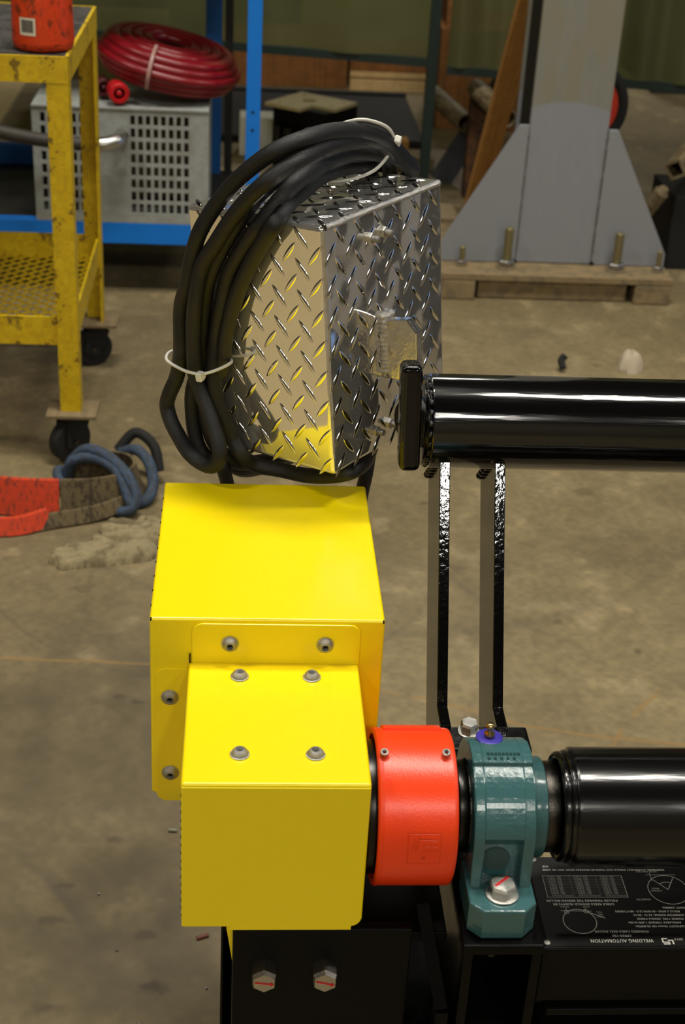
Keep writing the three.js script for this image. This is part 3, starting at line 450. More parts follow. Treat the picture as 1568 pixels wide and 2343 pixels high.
// ---- yellow cart
{
  const c = thing('shop_cart', 'chipped yellow steel shop cart with dirty top and mesh lower shelf', 'cart', [-0.71, 0, -3.3]);
  const X1 = 0.355, X0 = -0.355, Z1 = 0.3, Z0 = -0.3, A = 0.045, t = 0.006;
  const angle = (x, z, sx, sz, y0, y1) => [bx(Math.min(x, x - sx * A), Math.max(x, x - sx * A), y0, y1, Math.min(z, z - sz * t), Math.max(z, z - sz * t)), bx(Math.min(x, x - sx * t), Math.max(x, x - sx * t), y0, y1, Math.min(z - sz * t, z - sz * A), Math.max(z - sz * t, z - sz * A))];
  for (const [x, z, sx, sz] of [[X1, Z1, 1, 1], [X1, Z0, 1, -1], [X0, Z1, -1, 1], [X0, Z0, -1, -1]]) {
    part('leg', angle(x, z, sx, sz, 0.125, 0.85), M.cart, c);
    const cx = x - sx * 0.022 + sx * 0.002, cz = z - sz * 0.02, cs = new THREE.Group(); cs.name = 'caster'; cs.position.set(cx, 0, cz); c.add(cs);
    part('mounting_plate', bx(-0.056, 0.056, 0.116, 0.125, -0.045, 0.045, 0.002), M.pale, cs, 'dusty caster plate');
    const ang = sz > 0 ? 0.75 : 0.3; const W = new THREE.Group();
    const fork = part('fork', [lathe([[0, 0.098], [0.03, 0.098], [0.032, 0.106], [0.03, 0.118], [0, 0.118]], 24), ...[-1, 1].map((s) => ext(shapeOf([[-0.03, 0.1], [0.03, 0.1], [0.005, 0.035], [-0.012, 0.03], [-0.035, 0.045]]), 0.004).translate(0, 0, s * 0.021 - 0.002))], M.tyre, cs); fork.rotation.y = ang;
    const wh = part('wheel', [lathe([[0.012, -0.016], [0.046, -0.016], [0.05, -0.011], [0.05, 0.011], [0.046, 0.016], [0.012, 0.016]], 32).rotateX(Math.PI / 2).translate(-0.012, 0.05, 0)], M.tyre, cs, 'dirty black rubber caster wheel'); wh.rotation.y = ang;
    const ax = part('axle', rod([-0.012, 0.05, -0.027], [-0.012, 0.05, 0.027], 0.007), M.mill, cs); ax.rotation.y = ang;
  }
  part('top_frame', [bx(X0 - 0.001, X1 + 0.001, 0.848, 0.9, Z1 - t, Z1 + 0.001), bx(X0, X1, 0.848, 0.9, Z0, Z0 + t), bx(X1 - t, X1 + 0.001, 0.848, 0.9, Z0, Z1), bx(X0, X0 + t, 0.848, 0.9, Z0, Z1)], M.cart, c);
  part('top_plate', bx(X0 + 0.003, X1 - 0.003, 0.888, 0.8985, Z0 + 0.003, Z1 - 0.003), M.cartTop, c, 'dirty grey steel top');
  part('shelf_frame', [bx(X0 + 0.007, X1 - 0.007, 0.282, 0.347, Z1 - 0.012, Z1 - 0.0062), bx(X0, X1 - 0.004, 0.282, 0.347, Z0 + 0.006, Z0 + 0.012), bx(X1 - 0.012, X1 - 0.0062, 0.282, 0.347, Z0 + 0.013, Z1 - 0.013), bx(X0 + 0.0062, X0 + 0.012, 0.282, 0.347, Z0 + 0.013, Z1 - 0.013), bx(X0 + 0.008, X1 - 0.013, 0.282, 0.287, Z1 - 0.045, Z1 - 0.0125)], M.cart, c);
  // expanded metal: crossing zigzag strands
  const st = [], nx = 17, px = (X1 - X0 - 0.03) / nx, pz = 0.0185, nz = Math.floor((Z1 - Z0 - 0.03) / pz);
  for (let j = 0; j < nz; j++) for (let i = 0; i < nx; i++) { const x = X0 + 0.015 + i * px, z = Z0 + 0.015 + j * pz, o = j % 2 ? px / 2 : 0; st.push(bar([x + o, 0.296, z], [x + o + px / 2, 0.296, z + pz], 0.0045, 0.003, [0, 1, 0])); st.push(bar([x + o + px / 2, 0.296, z], [x + o, 0.296, z + pz], 0.0045, 0.003, [0, 1, 0])); }
  const mesh = part('mesh_shelf', st, M.cart, c, 'yellow expanded metal mesh'); mesh.userData.kind = 'stuff';
}
// ---- orange bottle on the cart
{
  const p = thing('orange_bottle', 'grubby orange plastic bottle with a white barcode label on the cart top', 'bottle', [-0.412, 0.8985, -3.085]);
  part('body', lathe([[0, 0], [0.05, 0], [0.06, 0.006], [0.0625, 0.02], [0.0605, 0.1], [0.055, 0.17], [0.03, 0.2], [0.02, 0.205], [0.02, 0.225], [0, 0.225]], 40), mm(dirtTex([214, 62, 14], [96, 40, 20], 0.52, 0.7, 231), 0.45), p);
  const cv = document.createElement('canvas'); cv.width = 128; cv.height = 128; const k = cv.getContext('2d'); k.fillStyle = '#d8d3c0'; k.fillRect(0, 0, 128, 128); k.fillStyle = '#77766a'; k.fillRect(16, 16, 96, 92); k.fillStyle = '#4d4c46'; for (let i = 0; i < 9; i++) k.fillRect(20 + i * 10, 18, 3 + (i * 7) % 5, 84);
  const tx = new THREE.CanvasTexture(cv); tx.colorSpace = THREE.SRGBColorSpace;
  const g = new THREE.CylinderGeometry(0.0632, 0.0632, 0.034, 12, 1, true, 5.62, 0.56).translate(0, 0.052, 0);
  part('barcode_label', g, new THREE.MeshStandardMaterial({ map: tx, roughness: 0.6 }), p, 'white label with grey bars');
}
// ---- blue rack with the cooler unit
{
  const r = thing('blue_rack', 'blue painted steel rack holding the grey vented unit', 'rack', [-0.6, 0, -4.4]);
  part('shelf_beam', bx(-0.8, 0.64, 0.159, 0.222, 0.26, 0.3, 0.003), M.blue, r);
  part('shelf_beam', bx(-0.8, 0.5, 0.22, 0.285, -0.32, -0.29, 0.003), M.blueDark, r);
  const fp = part('post', [bx(0.603, 0.643, 0, 1.6, 0.255, 0.297, 0.002)], M.blue, r, 'bright blue upright with bolt holes');
  part('bolt_hole', [[0.55], [0.50]].map(([y]) => rod([0.622, y, 0.296], [0.622, y, 0.2982], 0.0042)), M.hole, fp);
  part('post', bx(0.475, 0.525, 0, 1.6, -0.3, -0.26, 0.002), M.blueDark, r); part('post', bx(0.535, 0.56, 0, 1.6, -0.3, -0.26), M.dark, r);
  part('post', bx(-0.8, -0.76, 0, 1.6, 0.255, 0.297), M.blue, r); part('post', bx(-0.8, -0.76, 0, 1.6, -0.3, -0.26), M.blueDark, r);
  part('shelf_board', bx(-0.78, 0.6, 0.955, 0.98, -0.3, 0.262), M.brownWood, r, 'unseen brown upper shelf board added to shade the hose coil');  // upper shelf above the view, added to shade the hose coil
  part('shelf_beam', bx(-0.8, 0.6, 0.93, 0.98, 0.262, 0.3, 0.003), M.blue, r);  // front beam of the added upper shelf
  part('shelf_board', bx(-0.78, 0.6, 0.205, 0.221, -0.3, 0.262), M.dark, r);
}
{
  const u = thing('cooler_unit', 'grey steel cooler unit with two grids of slots on the blue rack', 'cooler', [-0.345, 0.2225, -4.27]);
  const w = 0.4905, h = 0.325, holes = [];
  const grid = (x0) => { for (let i = 0; i < 8; i++) for (let j = 0; j < 8; j++) { const x = x0 + i * 0.0213, y = 0.03 + j * 0.0358; const p = new THREE.Path(); p.moveTo(x, y); p.lineTo(x, y + 0.026); p.lineTo(x + 0.0135, y + 0.026); p.lineTo(x + 0.0135, y); p.closePath(); holes.push(p); } };
  grid(0.0265); grid(-0.222);
  part('front_panel', ext(shapeOf([[-w / 2, 0], [w / 2, 0], [w / 2, h], [-w / 2, h]], holes), 0.004).translate(0, 0, 0.166), M.greyOld, u, 'grey panel punched with rows of slots');
  part('casing', [bx(-w / 2, w / 2, h - 0.004, h + 0.004, -0.16, 0.174, 0.002), bx(-w / 2, -w / 2 + 0.004, 0, h, -0.16, 0.166), bx(w / 2 - 0.004, w / 2, 0, h, -0.16, 0.166), bx(-w / 2, w / 2, 0, 0.004, -0.16, 0.166), bx(-w / 2, w / 2, 0, h, -0.165, -0.16)], M.greyOld, u);
  part('core', [bx(-0.22, 0.22, 0.02, 0.3, -0.06, -0.02)], mat('#8a7a66', 0.7), u, 'brown finned core behind the slots');
}
{
  const q = thing('suction_hose', 'grey hose with a bright metal elbow plugged into the cooler', 'hose', [-0.4, 0.46, -4.06]);
  part('hose', tube([[-0.4, 0.05, 0.02], [-0.28, 0.03, 0.03], [-0.16, 0.012, 0.035], [-0.03, 0.002, 0.03], [0.0, 0.0, 0.025]], 0.019, 40, 14), mat('#3c3830', 0.6), q);
  part('elbow', tube([[-0.01, 0, 0.025], [0.02, 0.002, 0.02], [0.05, 0.008, 0.0], [0.058, 0.012, -0.035]], 0.0215, 20, 16), M.zinc, q, 'bright metal elbow fitting');
}
// ---- coil of red hose and two red rollers on the cooler
{
  const c = thing('hose_coil', 'coil of glossy dark red hose tied with a clear band', 'hose coil', [-0.218, 0.656, -4.265]); c.rotation.set(0.1, 0, -0.2); c.scale.set(1.03, 0.85, 0.9);
  for (let i = 0; i < 5; i++) part('hose_turn', new THREE.TorusGeometry(0.189 - Math.abs(i - 1.8) * 0.012, 0.0165, 12, 72).rotateX(Math.PI / 2).translate(0, -0.046 + i * 0.021, 0), M.redHose = M.redHose || mat('#7a1019', 0.28), c);
  for (const [rr, y] of [[0.155, 0.04], [0.125, 0.046], [0.095, 0.048], [0.066, 0.046]]) part('hose_turn', new THREE.TorusGeometry(rr, 0.016, 10, 60).rotateX(Math.PI / 2).translate(0, y, 0), M.redHose, c);
  part('tie_band', tube([[-0.045, -0.055, 0.18], [-0.046, -0.02, 0.205], [-0.046, 0.02, 0.2], [-0.044, 0.055, 0.17], [-0.04, 0.068, 0.12]], 0.0055, 24, 8), mat('#b08a80', 0.3), c, 'clear plastic tie band');
  part('hose_end', [lathe([[0.01, 0], [0.02, 0], [0.024, 0.02], [0.024, 0.05], [0, 0.05]], 20).rotateZ(1.57).translate(0.0, 0, 0).translate(-0.12, 0.0, -0.1)], M.darkSteel, c);
}
for (const [x, y, z, rr, m, l] of [[-0.352, 0.5875, -4.12, 0.029, mat('#c4101c', 0.35), 'bright red ribbed roller wheel under the hose coil'], [-0.4, 0.5865, -4.19, 0.026, mat('#4a0c10', 0.5), 'dull dark red roller wheel behind the bright one']]) {
  const o = thing('roller_wheel', l, 'wheel', [x, y, z]); o.rotation.y = 0.25;
  part('rim', lathe([[rr * 0.55, 0.022], [rr * 0.9, 0.024], [rr, 0.018], [rr, -0.03], [rr * 0.55, -0.03], [rr * 0.55, 0.022]], 30).rotateX(Math.PI / 2), m, o);
  part('hub', lathe([[0, 0.02], [rr * 0.26, 0.02], [rr * 0.3, 0.012], [rr * 0.3, -0.02], [0, -0.02]], 20).rotateX(Math.PI / 2), m, o);
  part('web', lathe([[rr * 0.28, 0.004], [rr * 0.6, 0.004], [rr * 0.6, -0.004], [rr * 0.28, -0.004]], 24).rotateX(Math.PI / 2), M.hole, o);
}
// ---- grey mast on its base plate
{
  const m = thing('steel_mast', 'grey painted steel mast with triangular side gussets bolted to a base plate', 'mast', [0.96, 0, -4.4]);
  const Z = 0.13;
  const tm = texture(512, (u, v) => { const x = (u - 0.5) * 0.24, y = v * 1.2, edge = 0.575 - 1.6 * x * x - 0.03 * x; const n = fbm(u, v, 24, 4, 401), k = fbm(u, v, 6, 3, 411); const lo = mix([132, 134, 140], [138, 140, 144], n), hi = mix(mix([124, 124, 116], [132, 130, 120], n), [132, 120, 88], 0.35 * sm(0.5, 0.7, k)); return mix(lo, hi, sm(edge - 0.006, edge + 0.006, y)); }, true); tm.wrapT = tm.wrapS = THREE.ClampToEdgeWrapping;
  const cg = join([bx(-0.12, 0.116, 0.085, 2.6, Z - 0.018, Z, 0.003), bx(-0.012, 0.008, 0.085, 2.6, -0.1, Z - 0.01), bx(-0.12, 0.116, 0.085, 2.6, -0.11, -0.092, 0.003)]), cu = cg.attributes.uv, cp = cg.attributes.position; for (let i = 0; i < cu.count; i++) cu.setXY(i, cp.getX(i) / 0.24 + 0.5, cp.getY(i) / 1.2);
  part('column', cg, new THREE.MeshPhysicalMaterial({ map: tm, roughness: 0.5 }), m, 'grey column, olive tinted above a curved paint edge');
  part('dark_filler', bx(-0.112, -0.02, 0.085, 2.6, -0.085, Z - 0.03, 0.003), M.dark, m, 'black filler added to darken the open side of the mast');  // invented black filler, puts the darkness of the gap into colour
  const gus = (s) => ext(shapeOf(s > 0 ? [[0.118, 0.085], [0.345, 0.085], [0.345, 0.125], [0.146, 0.5], [0.118, 0.5]] : [[-0.122, 0.085], [-0.36, 0.085], [-0.36, 0.135], [-0.15, 0.505], [-0.122, 0.505]]), 0.012, 0.001).translate(0, 0, Z - 0.008);
  part('gusset', gus(1), M.mastLow, m); part('gusset', gus(-1), M.mastLow, m);
  for (const x of [-0.121, 0.117]) for (let k = 0; k < 22; k++) if ((k * 7) % 5) part('weld_stitch', bx(x - 0.0022, x + 0.0022, 0.11 + k * 0.017, 0.122 + k * 0.017, Z + 0.0015, Z + 0.0052), M.stitch = M.stitch || mat('#5a564c', 0.7), m);
  part('corner_cope', [-0.123, 0.119].map((x) => rod([x, 0.088, Z], [x, 0.088, Z + 0.0055], 0.007)), M.hole, m);
  const bp = part('base_plate', bx(-0.365, 0.35, 0.063, 0.083, -0.26, 0.25, 0.002), M.pale2 = mm(dirtTex([138, 118, 84], [104, 92, 70], 0.42, 0.68, 421), 0.85), m, 'dusty tan base plate');
  const bolt = (x, z, r, hgt) => { const b = new THREE.Group(); b.name = 'anchor_bolt'; b.position.set(x, 0.083, z); m.add(b); part('washer', lathe([[0, 0], [r * 2.4, 0], [r * 2.4, 0.004], [0, 0.004]], 20), M.oldPipe, b); part('nut', flat(hexHead(r * 1.9, r * 1.6).translate(0, 0.004, 0)), M.steel, b); part('thread', lathe([[0, 0], [r, 0], [r, hgt], [r * 0.8, hgt + 0.004], [0, hgt + 0.004]], 16), M.brassOld = M.brassOld || mat('#8d8460', 0.45, 0.7), b); };
  bolt(-0.292, 0.17, 0.0085, 0.056); bolt(-0.155, 0.175, 0.0135, 0.12); bolt(0.185, 0.175, 0.0135, 0.115); bolt(0.317, 0.175, 0.0085, 0.062);
  for (const [a, b] of [[-0.36, -0.255], [-0.245, 0.215], [0.235, 0.345]]) part('shim_block', bx(a, b, 0, 0.062, b - a > 0.2 ? 0.05 : 0.1, 0.24 + (b - a > 0.2 ? -0.01 : 0.01), 0.006), M.pale2, m, 'dusty concrete shim block');
}
// ---- translucent welding screens on dark frames
M.curtain = new THREE.MeshPhysicalMaterial({ color: new THREE.Color('#7c8054'), roughness: 0.35, transmission: 0.66, thickness: 0, bumpMap: tWave, bumpScale: 0.01 });
function screen(label, a, b, y0, y1, posts) {
  const o = thing('welding_screen', label, 'screen', [a[0], 0, a[1]]); const dx = b[0] - a[0], dz = b[1] - a[1], n = 40, pos = [], idx = [], uv = [], L = Math.hypot(dx, dz);
  for (let i = 0; i <= n; i++) for (let j = 0; j <= 6; j++) { const t = i / n, w = 0.018 * Math.sin(t * 38) + 0.01 * Math.sin(t * 17 + j * 0.3); pos.push(t * dx - dz / L * w, y0 + (y1 - y0) * j / 6, t * dz + dx / L * w); uv.push(t * L * 0.3, j * 0.1); }
  for (let i = 0; i < n; i++) for (let j = 0; j < 6; j++) { const p = i * 7 + j, q = p + 7; idx.push(p, q, p + 1, q, q + 1, p + 1); }
  const g = new THREE.BufferGeometry(); g.setAttribute('position', new THREE.Float32BufferAttribute(pos, 3)); g.setAttribute('uv', new THREE.Float32BufferAttribute(uv, 2)); g.setIndex(idx); g.computeVertexNormals();
  part('curtain', g, M.curtain, o, 'translucent olive green welding curtain');
  part('bottom_rail', bar([0, y0 - 0.012, 0], [dx, y0 - 0.012, dz], 0.028, 0.028, [0, 1, 0]), M.screenFrame = M.screenFrame || mat('#1d2b26', 0.5), o);
  part('top_rail', bar([0, y1, 0], [dx, y1, dz], 0.028, 0.028, [0, 1, 0]), M.screenFrame, o);
  for (const t of posts) { part('post', bx(t * dx - 0.017, t * dx + 0.017, 0, y1, t * dz - 0.017, t * dz + 0.017), M.screenFrame, o); part('foot', bx(t * dx - 0.02, t * dx + 0.02, 0, 0.03, t * dz - 0.28, t * dz + 0.05), M.screenFrame, o); }
}
screen('olive green welding screen hanging behind the blue rack', [-1.5, -5.62], [0.645, -5.14], 0.515, 1.9, [0, 1]);
screen('olive green welding screen hanging beside the grey mast', [0.70, -5.16], [1.62, -5.0], 0.49, 1.9, [1]);
screen('olive green welding screen hanging near the red stand', [1.76, -5.12], [2.0, -4.99], 0.46, 1.9, [0]);
// ---- boxes, boards and fixtures beyond the screen
single('wooden_crate', [bx(-0.16, 0.48, 0, 0.19, -7.6, -7.03, 0.004)], M.brownWood, 'low brown wooden crate standing under the welding screen', 'crate');
{
  const o = thing('lumber_stack', 'stack of pale boards beside the brown crate', 'lumber', [0.66, 0, -7.15]);
  for (const [y0, y1, m, d] of [[0.0, 0.05, M.tan = mm(wood([222, 192, 136], [184, 150, 98], 215), 0.8), 0.15], [0.058, 0.08, M.tan, 0.13], [0.082, 0.15, M.brownWood, 0.1]]) part('board', bx(-0.165, 0.2, y0 + 0.0, y1, -0.3, d, 0.002), m, o);
}
{
  const o = thing('machined_fixture', 'black steel fixture with a pale drilled top plate', 'fixture', [0.27, 0, -5.62]); o.rotation.y = -0.62;
  part('body', [bx(-0.13, 0.11, 0, 0.235, -0.13, 0.1, 0.004), bx(0.11, 0.3, 0, 0.12, -0.12, 0.08, 0.004)], M.blackRough, o);
  const h = (x, y, r) => { const p = new THREE.Path(); p.absarc(x, y, r, 0, 7, true); return p; };
  part('top_plate', ext(shapeOf([[-0.14, -0.14], [0.02, -0.14], [0.02, -0.05], [0.12, -0.05], [0.12, 0.11], [-0.14, 0.11]], [h(-0.03, 0.0, 0.028), h(-0.1, 0.07, 0.008), h(0.08, 0.07, 0.008), h(-0.1, -0.1, 0.008), h(0.08, -0.01, 0.008)]), 0.012).rotateX(-Math.PI / 2).scale(1, 1, 1).translate(0, 0.235, 0), mat('#cdbb90', 0.5), o, 'pale machined plate with round holes');
  part('knob', [rod([0.04, 0.16, 0.1], [0.04, 0.16, 0.118], 0.012), bx(0.066, 0.09, 0.125, 0.17, 0.1, 0.112, 0.004)], M.white, o, 'small white knob and tab');
  part('roller', [rod([-0.09, 0.08, 0.12], [-0.09, 0.17, 0.12], 0.022), rod([-0.03, 0.08, 0.14], [-0.03, 0.17, 0.14], 0.02)], M.darkSteel, o);
}
single('dark_slab', [bx(-0.28, 0.74, 0.0, 0.03, -6.8, -5.95, 0.004), bx(-0.28, 0.74, 0.03, 0.042, -6.8, -6.76)], mat('#16130f', 0.7), 'low black slab behind the drilled fixture', 'skid');  // low slab standing for the dark floor area behind the fixture
single('file_box', bx(-0.02, 0.135, 0.0, 0.15, -5.86, -5.74, 0.003), M.white, 'white cardboard file box standing behind the blue upright', 'box');
single('file_box', bx(-0.155, -0.1, 0.0, 0.33, -5.3, -5.18, 0.003), M.white, 'white cardboard box standing close to the grey cooler', 'box');
single('wood_block', bx(0.585, 0.65, 0.0, 0.085, -5.8, -5.72, 0.004), M.wood, 'short offcut of tan timber by the screen post', 'wood block');
single('wood_block', bx(0.60, 0.74, 0.0, 0.05, -5.72, -5.6, 0.004), M.pale, 'flat pale timber offcut behind the screen post', 'wood block');
// ---- rusty pipe stand, leaning plank and plate beside the mast
{
  const s = thing('pipe_stand', 'rusty square post with two crossing tan pipes welded near its top', 'stand', [0.845, 0, -5.27]);
  part('post', [bx(-0.035, 0.035, 0.0, 0.4, -0.035, 0.035, 0.004)], M.rust, s);
  const hollow = (a, b, r, seg = 28) => { const A = V(...a), d = V(...b).sub(A), L = d.length(), g = lathe([[r - 0.007, 0], [r, 0], [r, L], [r - 0.007, L], [r - 0.007, 0]], seg); g.applyQuaternion(new THREE.Quaternion().setFromUnitVectors(V(0, 1, 0), d.normalize())); g.translate(A.x, A.y, A.z); return g; };
  part('pipe', hollow([-0.02, 0.4, 0.02], [0.028, 0.388, 0.42], 0.034), M.oldPipe, s, 'tan pipe pointing forward with an open end');
  part('pipe', hollow([-0.04, 0.262, -0.03], [-0.125, 0.292, -0.36], 0.036), M.oldPipe, s, 'tan pipe running back from the post');
}
single('timber_plank', bar([0.800, 0.012, -4.95], [0.876, 0.98, -4.535], 0.07, 0.036, [0, 0, 1], 0.003), M.wood, 'orange brown timber plank leaning behind the grey mast', 'plank');
single('steel_plate', [bar([0.745, 0.01, -5.43], [0.96, 0.42, -5.39], 0.085, 0.012, [0, 0, 1])], mat('#4a4c50', 0.6), 'dark grey steel flat leaning beside the timber plank', 'steel plate');
single('wood_block', bx(0.6, 0.74, 0.0, 0.05, -5.0, -4.82, 0.004), M.pale, 'pale timber sleeper lying behind the mast gusset', 'wood block');
single('wooden_crate', [bx(0.82, 1.25, 0.0, 0.42, -6.75, -6.3, 0.004), bx(0.85, 1.0, 0.42, 0.6, -6.7, -6.4)], M.brownWood, 'tall brown wooden crate seen through the screen beside the mast', 'crate');
single('storage_bin', [bx(-1.2, 0.28, 0.0, 0.82, -8.3, -7.75, 0.01)], mat('#1b1d18', 0.7), 'large dark steel bin seen through the welding screen', 'bin');
single('storage_bin', [bx(2.0, 2.9, 0.0, 0.5, -7.9, -7.2, 0.01)], mat('#2b2b26', 0.7), 'grey green steel bin behind the screen near the red stand', 'bin');
single('cardboard_box', [bx(-0.8, -0.33, 0.0, 0.4, -6.6, -6.2, 0.004)], M.pale, 'plain tan cardboard box under the welding screen', 'box');
// ---- right edge: traffic cone, wheel, red stand and tubes
{
  const o = thing('cable_reel', 'black rimmed reel with orange red cheek on a stand behind the mast', 'reel', [1.135, 0, -4.9]);
  part('rim', new THREE.TorusGeometry(0.136, 0.02, 12, 48).translate(0, 0.43, 0), M.tyre, o); part('cheek', new THREE.CylinderGeometry(0.122, 0.122, 0.02, 36).rotateX(Math.PI / 2).translate(0, 0.43, 0), mat('#c4331a', 0.5), o);
  part('hub', new THREE.CylinderGeometry(0.06, 0.06, 0.16, 24).rotateX(Math.PI / 2).translate(0, 0.43, -0.08), M.tyre, o);
  for (const s of [-1, 1]) part('stand_leg', bar([s * 0.12, 0, -0.1], [0, 0.43, -0.06], 0.03, 0.02), M.dark, o);
}
{
  const o = thing('red_stand', 'dark red steel stand with black wire mesh at its side', 'stand', [1.66, 0, -4.9]);
  part('post', [bar([0.0, 0, 0.02], [0.06, 1.4, 0.0], 0.075, 0.06, [0, 0, 1])], mat('#6e1210', 0.55), o);
  part('frame', [bar([-0.09, 0, 0.03], [-0.06, 1.4, 0.0], 0.035, 0.03, [0, 0, 1]), bar([0.1, 0.0, 0.0], [0.16, 1.4, 0], 0.05, 0.04)], M.dark, o);
  part('wire', [0.5, 0.72].map((y) => rod([-0.09, y, 0.045], [0.2, y - 0.02, 0.045], 0.006)), M.dark, o);
}
{
  const o = thing('square_tube', 'tan square steel tube lying with its open end towards the mast', 'steel tube', [1.35, 0.34, -4.45]); o.rotation.set(0.12, -0.5, 0.6);
  const q = 0.027, h = new THREE.Path(); h.moveTo(-q + 0.006, -q + 0.006); h.lineTo(-q + 0.006, q - 0.006); h.lineTo(q - 0.006, q - 0.006); h.lineTo(q - 0.006, -q + 0.006); h.closePath();
  const s = roundRect(-q, q, -q, q, [0.006, 0.006, 0.006, 0.006]); s.holes.push(h); part('tube', ext(s, 0.3).translate(0, 0, -0.3), M.oldPipe, o);
}
single('round_bar', [rod([1.235, 0.1, -4.5], [1.312, 0.275, -4.43], 0.024, 0.024), rod([1.312, 0.275, -4.43], [1.319, 0.29, -4.424], 0.022, 0.013)], M.oldPipe, 'tan round bar propped beside the mast gusset', 'steel bar');
single('dark_block', bx(1.38, 2.2, 0, 0.24, -4.78, -4.5, 0.004), mat('#0e0d0c', 0.7), 'low black block added for the dark area below the square tube', 'locker');  // made-up block filling the dark patch under the tube
// ---- unseen dark cabinets, added to put dark patches into the treadplate reflection
for (const [x, z, w, h, l] of [[3.3, -1.55, 0.36, 0.9, 'unseen tall black cabinet added for its reflection beyond the pipe end'], [3.4, -2.45, 0.4, 0.7, 'unseen middle sized black cabinet added for its reflection'], [3.5, -3.5, 0.5, 0.55, 'unseen low black cabinet added for its reflection at the row end']]) {
  const o = thing('added_cabinet', l, 'cabinet', [x, 0, z]);
  part('body', bx(-0.3, 0.3, 0.06, h, -w / 2, w / 2, 0.006), M.dark, o);
  for (let k = 0; k < 4; k++) { const d = part('drawer', bx(-0.312, -0.3, 0.1 + k * (h - 0.14) / 4, 0.08 + (k + 1) * (h - 0.14) / 4, -w / 2 + 0.02, w / 2 - 0.02, 0.003), M.dark, o); part('handle', bx(-0.33, -0.312, 0.05 + (k + 1) * (h - 0.14) / 4, 0.065 + (k + 1) * (h - 0.14) / 4, -w / 4, w / 4, 0.003), M.zinc, d); }
  part('plinth', bx(-0.28, 0.28, 0, 0.06, -w / 2 + 0.02, w / 2 - 0.02), M.dark, o);
}
// ---- things lying on the floor
function ribbon(pts, width, thick, lean = 0) {   // an upright flat strap along a path
  const cv = new THREE.CatmullRomCurve3(pts.map((p) => V(...p))), n = 60, pos = [], idx = [], uv = [];
  for (let i = 0; i <= n; i++) { const p = cv.getPoint(i / n), t = cv.getTangent(i / n), s = V(-t.z, 0, t.x).normalize(), up = V(s.x * lean, 1, s.z * lean).normalize().multiplyScalar(width / 2); const q = s.multiplyScalar(thick / 2);
    for (const [a, b] of [[1, 1], [1, -1], [-1, -1], [-1, 1]]) { pos.push(p.x + q.x * a + up.x * b, p.y + up.y * b, p.z + q.z * a + up.z * b); uv.push(i * 0.02, b * width); } }
  for (let i = 0; i < n; i++) for (let k = 0; k < 4; k++) { const a = i * 4 + k, b = i * 4 + (k + 1) % 4; idx.push(a, b, a + 4, b, b + 4, a + 4); }
  idx.push(0, 2, 1, 0, 3, 2); const e = n * 4; idx.push(e, e + 1, e + 2, e, e + 2, e + 3);
  const g = new THREE.BufferGeometry(); g.setAttribute('position', new THREE.Float32BufferAttribute(pos, 3)); g.setAttribute('uv', new THREE.Float32BufferAttribute(uv, 2)); g.setIndex(idx); const f = g.toNonIndexed(); f.computeVertexNormals(); return f;
}
{
  const s = thing('lifting_sling', 'worn brown webbing sling with red sleeve and blue rope coil on the floor', 'sling', [0, 0, 0]);
  M.web = mm(dirtTex([104, 90, 62], [58, 48, 34], 0.45, 0.65, 241), 0.95); M.redWeb = mm(dirtTex([206, 62, 24], [110, 48, 32], 0.5, 0.68, 251), 0.7); M.rope = mm(dirtTex([62, 82, 108], [52, 50, 46], 0.45, 0.65, 261), 0.8);
  part('webbing', [ribbon([[-0.375, 0.04, -2.752], [-0.31, 0.042, -2.755], [-0.25, 0.048, -2.77], [-0.215, 0.05, -2.82], [-0.235, 0.05, -2.875], [-0.3, 0.05, -2.89], [-0.36, 0.05, -2.86]], 0.075, 0.007, -0.25)], M.web, s);
  part('webbing', [ribbon([[-0.6, 0.014, -2.70], [-0.47, 0.014, -2.66], [-0.38, 0.018, -2.69], [-0.3, 0.02, -2.72], [-0.24, 0.03, -2.75]], 0.03, 0.007, -0.5)], M.web, s);
  part('red_sleeve', [ribbon([[-0.64, 0.045, -2.77], [-0.52, 0.043, -2.752], [-0.44, 0.041, -2.746], [-0.378, 0.04, -2.748]], 0.078, 0.011, -0.25)], M.redWeb, s, 'bright red wear sleeve');
  part('red_sleeve', [ribbon([[-0.62, 0.018, -2.70], [-0.52, 0.02, -2.655], [-0.45, 0.02, -2.66], [-0.395, 0.024, -2.69]], 0.036, 0.011, -0.4)], M.redWeb, s, 'red wear sleeve on the lower strap');
  part('rope', tube([[-0.365, 0.06, -2.885], [-0.33, 0.1, -2.86], [-0.28, 0.104, -2.82], [-0.235, 0.08, -2.775], [-0.215, 0.04, -2.745], [-0.235, 0.016, -2.735], [-0.28, 0.016, -2.765]], 0.0125, 50, 10), M.rope, s, 'faded blue rope');
  part('rope', tube([[-0.375, 0.03, -2.86], [-0.36, 0.075, -2.85], [-0.31, 0.092, -2.835], [-0.26, 0.085, -2.79], [-0.225, 0.03, -2.74]], 0.0125, 50, 10), M.rope, s, 'faded blue rope');
  part('rope', tube([[-0.26, 0.06, -2.93], [-0.225, 0.082, -2.9], [-0.195, 0.07, -2.86], [-0.185, 0.03, -2.82], [-0.2, 0.014, -2.79], [-0.24, 0.013, -2.775]], 0.0125, 50, 10), M.rope, s, 'faded blue rope');
  part('rope', tube([[-0.38, 0.02, -2.83], [-0.395, 0.045, -2.86], [-0.37, 0.02, -2.9], [-0.33, 0.014, -2.85], [-0.3, 0.014, -2.8]], 0.011, 40, 10), M.rope, s, 'faded blue rope');
  part('eye_thimble', tube([[-0.27, 0.06, -2.94], [-0.23, 0.1, -2.95], [-0.19, 0.08, -2.93], [-0.175, 0.03, -2.9]], 0.012, 30, 10), M.tyre, s);
}
